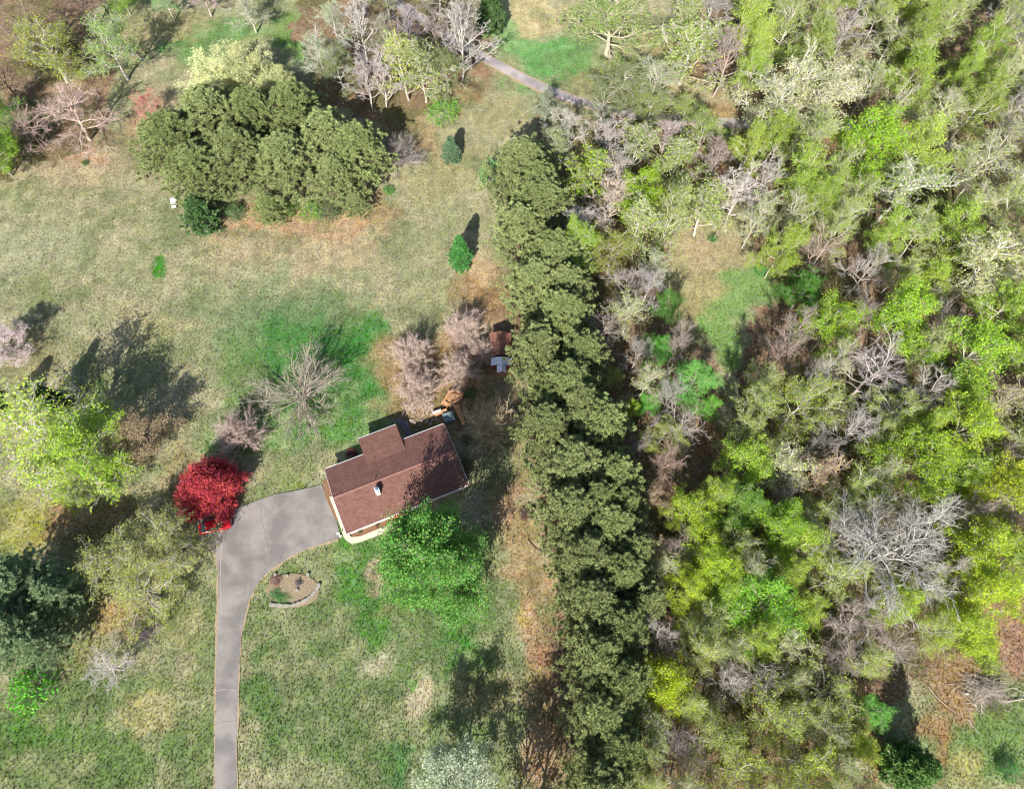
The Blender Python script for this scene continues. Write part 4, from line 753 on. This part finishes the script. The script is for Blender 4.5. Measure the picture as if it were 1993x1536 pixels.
# top left
for a in [('bare_tree', 'bare', 50, 60, 74, 11, GRN, 'brown bare tree in the top left corner', dict(bark=(150, 130, 112), v=1)), ('bare_tree', 'bare', 145, 285, 10, 1, GRN, '', None),
    ('bare_tree', 'bare', 142, 225, 82, 10, GRN, 'large pinkish bare tree left of the pine clump', dict(bark=(206, 180, 166), v=3)), ('bare_tree', 'bare', 55, 250, 52, 8, GRN, 'reddish bare tree at the left edge above the tan field', dict(bark=(186, 160, 148), v=0)),
    ('leafing_tree', 'sparse', 95, 105, 74, 11, (170, 182, 70), 'yellowish leafing tree in the top left beside the brown bare tree', dict(v=0)), ('leafing_tree', 'sparse', 215, 95, 62, 12, (156, 186, 96), 'pale green leafing tree by the utility pole', dict(v=3, bark=(196, 190, 180))),
    ('budding_tree', 'haze', 288, 205, 32, 6, (226, 130, 116), 'small pink-budded tree between the bare tree and the pines', dict(bark=(210, 176, 160), v=0)),
    ('leafing_tree', 'full', -12, 300, 56, 9, (150, 196, 50), 'bright green tree cut by the left edge beside the tan field', dict(v=3)), ('leafing_tree', 'full', -20, 215, 44, 9, (120, 170, 60), 'green tree cut by the left edge above the bright one', dict(v=1)),
    ('leafing_tree', 'haze', 485, 22, 44, 8, (180, 196, 130), 'pale small tree standing alone on the top lawn', dict(v=2, bark=PALE)), ('leafing_tree', 'sparse', 318, -6, 28, 9, (130, 190, 90), 'small green tree at the top edge with slanting trunk', dict(v=1, bark=PALE)), ('bare_tree', 'bare', 395, -10, 42, 8, GRN, 'pinkish bare tree cut by the top edge', dict(bark=(200, 176, 170), v=2)),
    ('leafing_tree', 'full', 235, -8, 30, 7, (150, 196, 56), 'yellow-green tree cut by the top edge beside the utility pole', dict(v=2)), ('bare_tree', 'bare', 165, -10, 60, 10, GRN, 'brown bare tree at the top edge left of the utility pole', dict(bark=(140, 118, 104), v=2)), ('bare_tree', 'bare', 0, 150, 55, 10, GRN, 'brown bare tree at the left edge above the reddish one', dict(bark=(150, 128, 108), v=3)),
    # grove at top centre
    ('slender_tree', 'haze', 622, 115, 48, 11, (176, 196, 150), 'pale feathery tree at the left of the upper grove', dict(bark=PALE, v=0)), ('slender_tree', 'haze', 655, 55, 44, 12, (160, 190, 120), 'pale green tree at the top of the upper grove', dict(bark=PALE, v=1)), ('bare_tree', 'slimbare', 700, 45, 36, 15, GRN, 'tall white bare tree at the top of the upper grove', dict(bark=(214, 206, 196))),
    ('bare_tree', 'slimbare', 712, 150, 34, 13, GRN, 'grey bare tree left of centre in the upper grove', dict(bark=(198, 186, 180))), ('bare_tree', 'slimbare', 740, 140, 32, 14, GRN, 'white-stemmed bare tree in the middle of the upper grove', dict(bark=(214, 202, 196))), ('slender_tree', 'slim', 785, 120, 42, 15, (190, 200, 96), 'slim yellow-green tree with white stem in the upper grove', dict(bark=PALE)),
    ('slender_tree', 'slim', 822, 130, 42, 14, (172, 186, 110), 'slim pale green tree right of centre in the upper grove', dict(bark=PALE)), ('bare_tree', 'slimbare', 800, 50, 38, 14, GRN, 'greyish bare tree behind the slim yellow-green one', dict(bark=(178, 168, 166))), ('bare_tree', 'slimbare', 845, 60, 34, 14, GRN, 'brownish bare tree in the upper right of the grove', dict(bark=(160, 146, 134))),
    ('bare_tree', 'slimbare', 895, 70, 40, 17, GRN, 'tall grey many-branched tree where the lane leaves the grove', dict(bark=(204, 196, 188))), ('bare_tree', 'slimbare', 915, 50, 36, 16, GRN, 'grey bare tree beside the dark feathery evergreen', dict(bark=(190, 184, 170))), ('leafing_tree', 'sparse', 870, 130, 50, 9, (150, 164, 84), 'olive leafing tree above the vivid green bush', dict()), ('leafing_tree', 'sparse', 660, 140, 44, 9, (150, 170, 84), 'low olive tree at the lower left of the upper grove', dict()),
    ('leafing_tree', 'haze', 755, 80, 46, 11, (150, 160, 96), 'hazy olive tree inside the upper grove', dict()), ('leafing_tree', 'haze', 750, -15, 55, 11, (170, 180, 100), 'yellow-olive tree at the top edge of the grove', dict()), ('leafing_tree', 'haze', 850, -20, 55, 11, (150, 160, 96), 'olive tree at the top edge of the grove, right side', dict()),
    # far lawn and lane
    ('leafing_tree', 'sparse', 1190, 55, 96, 11, (160, 182, 96), 'broad open tree with pale arching limbs beside the far lawn', dict(bark=(204, 192, 164), v=1)), ('leafing_tree', 'sparse', 1215, 160, 60, 8, (132, 152, 70), 'olive tree overhanging the lane below the far lawn', dict(v=2)), ('leafing_tree', 'haze', 1275, 165, 58, 10, (170, 184, 124), 'pale hazy tree with forked white trunk above the lane', dict(bark=PALE)),
    ('slender_tree', 'haze', 1060, 215, 34, 9, (150, 170, 120), 'grey-green lacy tree standing alone below the lane', dict(bark=(180, 178, 160), v=2)), ('white_tree', 'sparse', 1520, 185, 84, 16, (196, 196, 140), 'tall white-trunked tree with cream leaves above the lane', dict(bark=(232, 226, 214), v=1)), ('white_tree', 'sparse', 1585, 205, 78, 16, (204, 202, 146), 'second white-trunked cream tree, right of the first', dict(bark=(232, 226, 214), v=3)),
    ('white_tree', 'sparse', 1905, 535, 92, 15, (206, 206, 132), 'white-limbed cream tree near the right edge', dict(bark=(236, 230, 218), v=0)), ('leafing_tree', 'full', 1688, 290, 76, 15, (164, 200, 58), 'bright yellow-green tree just below the lane in the wood', dict(v=0)), ('bare_tree', 'slimbare', 1440, 375, 46, 15, GRN, 'tall whitish bare tree at the top right of the clearing', dict(bark=(216, 206, 196))),
    ('bare_tree', 'slimbare', 1490, 350, 36, 13, GRN, 'leaning whitish bare tree right of the tall one by the clearing', dict(bark=(204, 196, 184))), ('leafing_tree', 'haze', 1745, 375, 88, 15, (170, 196, 100), 'open pale green tree with branching white limbs in the upper wood', dict(bark=(222, 216, 200), v=2)), ('leafing_tree', 'slim', 1143, 340, 42, 14, (168, 196, 66), 'bright yellow-green narrow tree beside the top of the pine row', dict()), ('leafing_tree', 'full', 1246, 385, 44, 13, (172, 206, 52), 'vivid yellow-green tree left of the clearing top', dict(v=3)),
    ('bare_tree', 'slimbare', 1110, 250, 36, 12, GRN, 'whitish bare tree at the upper left of the lane thicket', dict(bark=(206, 200, 184))), ('bare_tree', 'slimbare', 1180, 270, 40, 12, GRN, 'grey bare tree in the middle of the lane thicket', dict(bark=(200, 190, 180))), ('slender_tree', 'slim', 1235, 290, 40, 13, (176, 190, 110), 'pale green slim tree in the lane thicket', dict(bark=PALE)), ('slender_tree', 'slim', 1320, 310, 44, 13, (178, 196, 104), 'pale green slim tree above the clearing', dict(bark=PALE)), ('bare_tree', 'slimbare', 1300, 270, 40, 13, GRN, 'pinkish-grey bare tree beside the lane, above the clearing', dict(bark=(206, 188, 180))),
    ('bare_tree', 'slimbare', 1195, 380, 42, 14, GRN, 'tall pale bare trunk group left of the vivid yellow-green tree', dict(bark=(212, 194, 176))), ('leafing_tree', 'sparse', 1370, 260, 44, 12, (172, 196, 90), 'light green tree over the visible stretch of lane', dict()), ('leafing_tree', 'sparse', 1085, 290, 34, 10, (168, 184, 120), 'pale small-leaved tree at the top right of the pine row', dict()),
    ('leafing_tree', 'sparse', 1175, 195, 42, 8, (136, 156, 76), 'low olive tree leaning over the lane where it bends', dict()), ('leafing_tree', 'sparse', 1262, 215, 46, 8, (160, 180, 84), 'low green tree hiding the middle of the lane', dict()), ('leafing_tree', 'sparse', 1335, 222, 40, 8, (164, 186, 84), 'low green tree just left of the visible stretch of lane', dict()),
    # strip between the pines and the clearing
    ('leafing_tree', 'sparse', 1190, 492, 48, 11, (168, 176, 60), 'olive-yellow tree at the top of the strip right of the pines', dict()), ('bare_tree', 'bare', 1215, 560, 52, 10, GRN, 'greyish tangle-branched bare tree in the strip', dict(bark=(176, 164, 156))), ('leafing_tree', 'haze', 1272, 525, 36, 9, (180, 200, 130), 'pale leafing tree on the left edge of the clearing', dict(bark=PALE)), ('leafing_tree', 'haze', 1225, 615, 44, 11, (188, 200, 110), 'pale yellow tree with white fork in the strip', dict(bark=PALE)),
    ('leafing_tree', 'full', 1298, 592, 28, 6, (104, 170, 50), 'dark vivid green tree on the left edge of the clearing', dict()), ('bare_tree', 'bare', 1175, 650, 44, 10, GRN, 'grey bare tree tight against the pine row', dict(bark=(170, 158, 146))), ('bare_tree', 'bare', 1260, 560, 44, 9, GRN, 'ashy bare tree beside the clearing', dict(bark=(186, 180, 176))), ('leafing_tree', 'full', 1276, 688, 35, 8, (120, 206, 70), 'round fresh green tree at the clearing narrows', dict()),
    ('leafing_tree', 'full', 1345, 745, 46, 9, (124, 200, 78), 'fresh green tree where the clearing tapers', dict()), ('leafing_tree', 'sparse', 1195, 738, 22, 6, (190, 206, 70), 'little yellow tree against the pine row', dict()), ('leafing_tree', 'full', 1262, 788, 22, 6, (112, 206, 60), 'little vivid green tree in the middle of the strip', dict()), ('leafing_tree', 'full', 1225, 800, 22, 6, (178, 206, 64), 'little yellow-green tree beside the pines', dict()), ('leafing_tree', 'full', 1380, 792, 20, 6, (130, 210, 60), 'tiny bright green tree at the bottom tip of the clearing', dict()), ('leafing_tree', 'sparse', 1290, 850, 38, 8, (180, 200, 60), 'yellow-green tree below the vivid little one in the strip', dict()),
    ('bare_tree', 'bare', 1240, 690, 42, 9, GRN, 'fine-branched grey tree left of the round fresh green one', dict(bark=(176, 168, 156))), ('bare_tree', 'bare', 1320, 830, 50, 9, GRN, 'whitish bare tree below the tapering clearing', dict(bark=(200, 188, 178))), ('bare_tree', 'bare', 1290, 905, 44, 9, GRN, 'brownish bare tree low in the strip', dict(bark=(176, 150, 138))), ('bare_tree', 'bare', 1235, 880, 36, 9, GRN, 'grey bare tree between pines and yellow-green tree', dict(bark=(160, 150, 140))), ('budding_tree', 'haze', 1262, 975, 38, 9, (196, 172, 120), 'tan budding tree beside the pine row', dict(bark=(200, 176, 160))), ('budding_tree', 'haze', 1255, 1065, 42, 10, (196, 168, 116), 'pinkish-tan budding tree beside the lower pine row', dict(bark=(206, 180, 164))),
    # wood, middle
    ('bare_tree', 'bare', 1580, 492, 54, 10, GRN, 'pinkish-brown bare tree right of the clearing', dict(bark=(176, 156, 142))), ('leafing_tree', 'full', 1562, 568, 44, 9, (100, 168, 50), 'deep green tree at the dark gap right of the clearing', dict()), ('leafing_tree', 'full', 1612, 640, 56, 13, (166, 200, 60), 'yellow-green tree with flat crown right of the clearing', dict()), ('leafing_tree', 'full', 1742, 622, 62, 15, (164, 200, 60), 'broad yellow-green tree left of the white-limbed cream tree', dict()),
    ('bare_tree', 'bare', 1518, 690, 44, 10, GRN, 'brownish bare tree overhanging the lower clearing', dict(bark=(170, 150, 138))), ('leafing_tree', 'sparse', 1555, 790, 56, 12, (172, 196, 62), 'yellow-green tree in the dark hollow of the middle wood', dict()), ('bare_tree', 'bare', 1690, 735, 84, 13, GRN, 'wide grey bare tree in the heart of the wood', dict(bark=(196, 184, 178), v=1)), ('bare_tree', 'bare', 1655, 838, 56, 12, GRN, 'crooked white-limbed bare tree in the heart of the wood', dict(bark=(204, 194, 186), v=3)), ('bare_tree', 'bare', 1800, 770, 50, 12, GRN, 'bent whitish bare tree right of the wide grey one', dict(bark=(206, 196, 186), v=2)),
    ('leafing_tree', 'full', 1880, 705, 74, 15, (160, 196, 62), 'large yellow-green tree below the white-limbed cream tree', dict()), ('leafing_tree', 'full', 1445, 905, 52, 12, (170, 200, 66), 'yellow-green tree right of the shaded gap', dict()), ('leafing_tree', 'haze', 1520, 920, 56, 13, (196, 206, 124), 'pale cream-green tree in the middle wood', dict(bark=PALE)), ('budding_tree', 'haze', 1592, 925, 48, 12, (200, 166, 116), 'pinkish budding tree in the middle wood', dict(bark=(206, 190, 176))),
    ('leafing_tree', 'full', 1440, 985, 50, 12, (140, 190, 60), 'green tree below the shaded gap', dict()), ('leafing_tree', 'full', 1340, 1005, 52, 12, (176, 200, 60), 'yellowish tree right of the tan budding tree', dict()), ('leafing_tree', 'full', 1510, 1030, 56, 13, (156, 196, 60), 'light green tree left of the huge bare tree', dict()), ('leafing_tree', 'full', 1385, 1100, 54, 12, (178, 204, 56), 'yellow-green tree above the deep green one in the lower wood', dict()), ('leafing_tree', 'full', 1330, 1155, 46, 11, (180, 200, 60), 'yellow-green tree left of the deep green one in the lower wood', dict()),
    ('leafing_tree', 'full', 1478, 1178, 72, 13, (140, 200, 48), 'vivid green tree left of the huge bare tree', dict(v=1)), ('lime_tree', 'full', 1288, 1335, 62, 12, (192, 208, 52), 'lime-yellow round tree against the bottom of the pine row', dict(v=0)),
    ('huge_bare_tree', 'bare', 1725, 1095, 150, 17, GRN, 'huge wide-spreading grey bare tree at the lower right', dict(bark=(186, 180, 170), v=1)), ('bare_tree', 'bare', 1640, 1050, 76, 14, GRN, 'grey bare tree overlapping the upper left of the huge one', dict(bark=(204, 196, 186), v=0)), ('bare_tree', 'bare', 1790, 1020, 76, 15, GRN, 'grey bare tree overlapping the upper right of the huge one', dict(bark=(200, 196, 184), v=2)), ('bare_tree', 'bare', 1640, 1215, 66, 11, GRN, 'brownish bare tree under the lower left of the huge one', dict(bark=(186, 170, 160), v=3)),
    ('leafing_tree', 'full', 1900, 1075, 68, 13, (180, 202, 60), 'upper of three lime-green trees right of the huge bare tree', dict(v=1)), ('leafing_tree', 'full', 1925, 1155, 62, 12, (184, 204, 58), 'middle of three lime-green trees right of the huge bare tree', dict(v=2)), ('leafing_tree', 'full', 1872, 1228, 58, 10, (180, 202, 60), 'lowest of three lime-green trees right of the huge bare tree', dict(v=3)), ('leafing_tree', 'sparse', 1810, 1235, 44, 9, (180, 200, 80), 'thin green tree below the huge bare tree', dict()),
    ('leafing_tree', 'full', 1770, 905, 74, 14, (164, 194, 58), 'broad yellow-green tree above the huge bare tree', dict()), ('leafing_tree', 'full', 1862, 850, 70, 14, (176, 200, 62), 'yellow-green tree below the large one near the right edge', dict()), ('leafing_tree', 'full', 1950, 960, 70, 12, (196, 208, 60), 'golden-green tree at the right edge', dict()), ('budding_tree', 'haze', 1955, 790, 64, 12, (188, 186, 116), 'tan hazy tree at the right edge', dict(bark=(200, 184, 170))), ('bare_tree', 'bare', 1950, 1010, 40, 9, GRN, 'small whitish bare tree under the golden-green one', dict(bark=(206, 190, 180))),
    # wood, bottom
    ('leafing_tree', 'sparse', 1605, 1350, 66, 10, (178, 190, 90), 'thin yellow-olive tree at the bottom of the wood', dict()), ('leafing_tree', 'sparse', 1490, 1395, 66, 11, (164, 180, 76), 'open olive-green tree in the bottom wood', dict()), ('leafing_tree', 'sparse', 1390, 1420, 60, 11, (160, 176, 76), 'olive-green tree with dark gaps in the bottom wood', dict()), ('leafing_tree', 'sparse', 1555, 1480, 64, 11, (170, 186, 66), 'yellow-green tree at the bottom edge of the wood', dict()), ('leafing_tree', 'full', 1660, 1440, 44, 8, (176, 194, 70), 'yellowish tree left of the long evergreen shadow', dict()), ('leafing_tree', 'full', 1698, 1385, 34, 6, (120, 196, 70), 'fresh green tree beside the tip of the evergreen shadow', dict()),
    ('bare_tree', 'bare', 1320, 1460, 56, 10, GRN, 'grey bare tree near the bottom edge beside the pines', dict(bark=(160, 152, 148))), ('bare_tree', 'bare', 1620, 1290, 50, 9, GRN, 'fine grey-brown bare tree below the huge one', dict(bark=(170, 154, 146))), ('leafing_tree', 'sparse', 1430, 1500, 60, 10, (176, 190, 70), 'yellow-green tree at the bottom edge, left part of the wood', dict()), ('bare_tree', 'bare', 1480, 1320, 48, 10, GRN, 'pale bare tree between vivid green and olive trees', dict(bark=(180, 174, 160))), ('bare_tree', 'bare', 1740, 1260, 46, 8, GRN, 'dusty bare tree below the huge one, above the open ground', dict(bark=(186, 170, 164)))]:
    if a[8] is None: continue
    T(a[0], a[1], a[2], a[3], a[4], a[5], a[6], a[7], **a[8])

# ------------------------------------------------------------------ the rest of the wood, filled between the trees above
ZN = [(lambda x, y: y < 235 and x > 1290, 'wood above the lane'), (lambda x, y: y < 470 and x > 1480, 'wood just below the lane'), (lambda x, y: y < 470, 'thicket between pines and lane'),
      (lambda x, y: x < 1400 and y < 980, 'strip between pines and clearing'), (lambda x, y: y < 760, 'wood right of the clearing'), (lambda x, y: y < 1000, 'wood level with the house'), (lambda x, y: y < 1290, 'wood around the huge bare tree'), (lambda x, y: True, 'wood along the bottom edge')]
rf = np.random.RandomState(2024); fill = []
SPOT = [(t[0], t[1], t[2]*(.45 if t[4].name.startswith('pine') else 1)) for t in TREES]
for _ in range(6000):
    x, y = rf.uniform(1090, 2060), rf.uniform(-60, 1600); r = rf.uniform(34, 60)
    if not inpoly(np.array(x), np.array(y), WOOD): continue
    if any(((x-cx)/(rx+18))**2+((y-cy)/(ry+18))**2 < 1 for cx, cy, rx, ry in ((1380, 520, 110, 95), (1425, 630, 75, 120), (1385, 740, 30, 60), (1370, 890, 26, 50), (1880, 1440, 150, 110), (1960, 1240, 50, 70), (1400, 190, 45, 50), (1410, 240, 60, 24), (1780, 1330, 70, 50))): continue
    if y > 500 and y < 1250 and x < 1225: continue
    if y > 1290 and x > 1700: continue
    if x > 1960 and y > 1150: continue
    if any(math.hypot(x-a, y-b) < .60*(min(c, 80)+r) for a, b, c in SPOT): continue
    SPOT.append((x, y, r)); k = rf.rand()
    if y < 480 and x > 1450: kind, col, look = (('full', [(172, 198, 76), (162, 190, 72), (182, 202, 84), (160, 180, 80)][rf.randint(4)], 'yellow-green leafing tree') if k < .46 else ('sparse', (172, 192, 90), 'thin olive-green tree') if k < .76 else ('haze', (166, 182, 96), 'hazy pale green tree') if k < .93 else ('slimbare', GRN, 'pale bare tree'))
    elif x < 1420 and y < 480: kind, col, look = (('slim', (170, 186, 100), 'hazy pale green tree') if k < .4 else ('slimbare', GRN, 'pale bare tree') if k < .8 else ('sparse', (176, 192, 92), 'thin olive-green tree'))
    elif y > 1250: kind, col, look = (('sparse', [(180, 196, 84), (164, 182, 88)][rf.randint(2)], 'thin olive-green tree') if k < .6 else ('haze', (170, 186, 90), 'hazy pale green tree') if k < .8 else ('bare', GRN, 'grey bare tree'))
    else: kind, col, look = (('full', [(176, 200, 72), (164, 194, 70)][rf.randint(2)], 'yellow-green leafing tree') if k < .28 else ('sparse', (172, 192, 84), 'thin olive-green tree') if k < .6 else ('haze', (174, 188, 100), 'hazy pale green tree') if k < .75 else ('bare', GRN, 'grey bare tree'))
    zn = next(n for f, n in ZN if f(x, y)); fill.append((x, y, r, kind, col, look, zn))
ORD = ['first', 'second', 'third', 'fourth', 'fifth', 'sixth', 'seventh', 'eighth', 'ninth', 'tenth', 'eleventh', 'twelfth', 'thirteenth', 'fourteenth', 'fifteenth', 'sixteenth', 'seventeenth', 'eighteenth', 'nineteenth', 'twentieth']+['twenty-'+w for w in ('first', 'second', 'third', 'fourth', 'fifth', 'sixth', 'seventh', 'eighth', 'ninth')]+['thirtieth']+['thirty-'+w for w in ('first', 'second', 'third', 'fourth', 'fifth', 'sixth', 'seventh', 'eighth', 'ninth')]
cnt = {}
for t in sorted(fill, key=lambda t: t[0]):
    x, y, r, kind, col, look, zn = t; k = (look, zn); i = cnt.get(k, 0); cnt[k] = i+1; tot = sum(1 for u in fill if (u[5], u[6]) == k)
    lab = f'{look} in the {zn}' if tot == 1 else f'leftmost {look} in the {zn}' if i == 0 else f'rightmost {look} in the {zn}' if i == tot-1 else f'{ORD[i]} {look} from the left in the {zn}'
    h = rf.uniform(11, 16) if y < 500 else rf.uniform(9, 14)
    b = (212, 204, 186) if kind not in ('bare', 'slimbare') else [(196, 186, 176), (176, 160, 150), (186, 178, 170)][rf.randint(3)]
    tree('bare_tree' if 'bare' in look else 'leafing_tree', kind, x, y, r, h, col, lab, bark=b, group='trees filling the right-hand wood')
print('TREES', len(TREES), 'fill', len(fill))
# ------------------------------------------------------------------ ground plants, nobody could count them
def scatter_tufts(n, seed):
    rg = np.random.RandomState(seed); px = rg.uniform(-40, 2030, n*2); py = rg.uniform(-40, 1570, n*2)
    P = np.array([0.]); d = np.stack([(px-996.5)/F, -(py-768)/F, -np.ones_like(px)], 1) @ CRn.T; t = -CAMH/d[:, 2]; X = d[:, 0]*t; Y = d[:, 1]*t
    drv = inpoly(X, Y, DRVW); lane = inpoly(X, Y, [tuple(p) for p in ribbon(LANE, 3.0, 0)]); hs = inpoly(px, py, [(631, 925), (674, 1045), (790, 1025), (914, 950), (862, 835), (771, 838), (700, 860)]); wk = inpoly(px, py, walk); bd = ((px-570)/52)**2+((py-1150)/33)**2 < 1
    k = ~(drv | lane | hs | wk | bd); X, Y, px, py = X[k][:n], Y[k][:n], px[k][:n], py[k][:n]
    tone, wood = ground_tone(px, py, X, Y); return rg, X, Y, tone, wood
rg, X, Y, tone, wood = scatter_tufts(130000, 5)
m_ = len(X); c = np.stack([X, Y, np.full(m_, -.08)], 1); Q = []; CC = []
for b in range(3):
    a = rg.uniform(0, 6.28, m_); w = np.stack([np.cos(a), np.sin(a), 0*a], 1)*rg.uniform(.03, .10, (m_, 1)); ln = np.stack([rg.randn(m_)*.11, rg.randn(m_)*.11, rg.uniform(.12, .26, m_)], 1)
    Q.append(np.stack([c-w, c+w, c+ln], 1)); cc = tone*np.where(rg.rand(m_, 1) < .06, 2.0, rg.uniform(.75, 1.6, (m_, 1)))*1.05*np.array([1, 1.02, .9]); CC.append(np.repeat(cc, 3, 0))
V = np.concatenate(Q).reshape(-1, 3); o = link('grass', npmesh('grass', [(V, np.arange(len(V)).reshape(-1, 3))], col=np.concatenate(CC)), M_TONE); o['kind'] = 'stuff'
# woodland undergrowth: seedling leaves and twigs close to the ground
rg, X, Y, tone, wood = scatter_tufts(150000, 8); cl = vnoise(X, Y, 5, 41, 3); px, py = proj(X, Y)
keep = wood & (rg.rand(len(X)) < np.clip((cl-.34)*4, .05, 1)) & ~(((px-1380)/95)**2+((py-520)/90)**2 < 1) & ~(((px-1420)/60)**2+((py-640)/110)**2 < 1) & ~(((px-1890)/160)**2+((py-1440)/110)**2 < 1)
X, Y, cl = X[keep], Y[keep], cl[keep]; m_ = len(X); hgt = rg.rand(m_)**2*2.2*np.clip((cl-.35)*4, .15, 1)
C = np.stack([X, Y, hgt], 1); q, f, a = leaves(rg, C, 1, .3, .17, .7); pal = np.array([lin(c, .62) for c in ((150, 176, 70), (126, 150, 70), (168, 150, 110), (110, 140, 60), (180, 190, 110))])
ci = np.clip((vnoise(X, Y, 8, 43, 2)*5+rg.randn(m_)*.8).astype(int), 0, 4); o = link('undergrowth', npmesh('undergrowth', [(q, f)], col=np.repeat(pal[ci]*rg.uniform(.7, 1.3, (m_, 1)), 4, 0)), M_TONE); o['kind'] = 'stuff'
sel = rg.rand(m_) < .30; Xs, Ys = X[sel], Y[sel]; n = len(Xs); b0 = np.stack([Xs, Ys, np.full(n, -.05)], 1); up = nrm(np.stack([rg.randn(n)*.5, rg.randn(n)*.5, np.abs(rg.randn(n))*.9+.15], 1))*rg.uniform(.6, 2.6, (n, 1))
P = np.stack([b0, b0+up*.5+rg.randn(n, 3)*.08*np.array([1, 1, .2]), b0+up], 1); v, f = tube(P, np.tile([[.022, .016, .007]], (n, 1)), 3)
cc = np.repeat(np.array([lin(c, .6) for c in ((170, 152, 140), (140, 120, 104), (196, 182, 166))])[rg.randint(0, 3, n)], 9, 0); o = link('brushwood', npmesh('brushwood', [(v, f)], col=cc), M_TONE); o['kind'] = 'stuff'
bpy.context.view_layer.update()

# dry leaves blown on the driveway and pale flecks on lawn
rg = np.random.RandomState(61); n = 900; px = rg.uniform(384, 664, n); py = rg.uniform(944, 1536, n); d_ = np.stack([(px-996.5)/F, -(py-768)/F, -np.ones(n)], 1) @ CRn.T; t = -CAMH/d_[:, 2]; X, Y = d_[:, 0]*t, d_[:, 1]*t
k = inpoly(X, Y, DRVW) & (rg.rand(n) < np.where(py < 1100, .55, .3)); X, Y = X[k], Y[k]; q, f, a = leaves(rg, np.stack([X, Y, np.full(len(X), .045)], 1), 1, 0, .06, 6)
pal = np.array([lin(c, .7) for c in ((216, 200, 170), (120, 90, 66), (196, 160, 120), (90, 80, 76))]); o = link('blown_leaves', npmesh('blown_leaves', [(q, f)], col=np.repeat(pal[rg.randint(0, 4, len(X))], 4, 0)), M_TONE); o['kind'] = 'stuff'
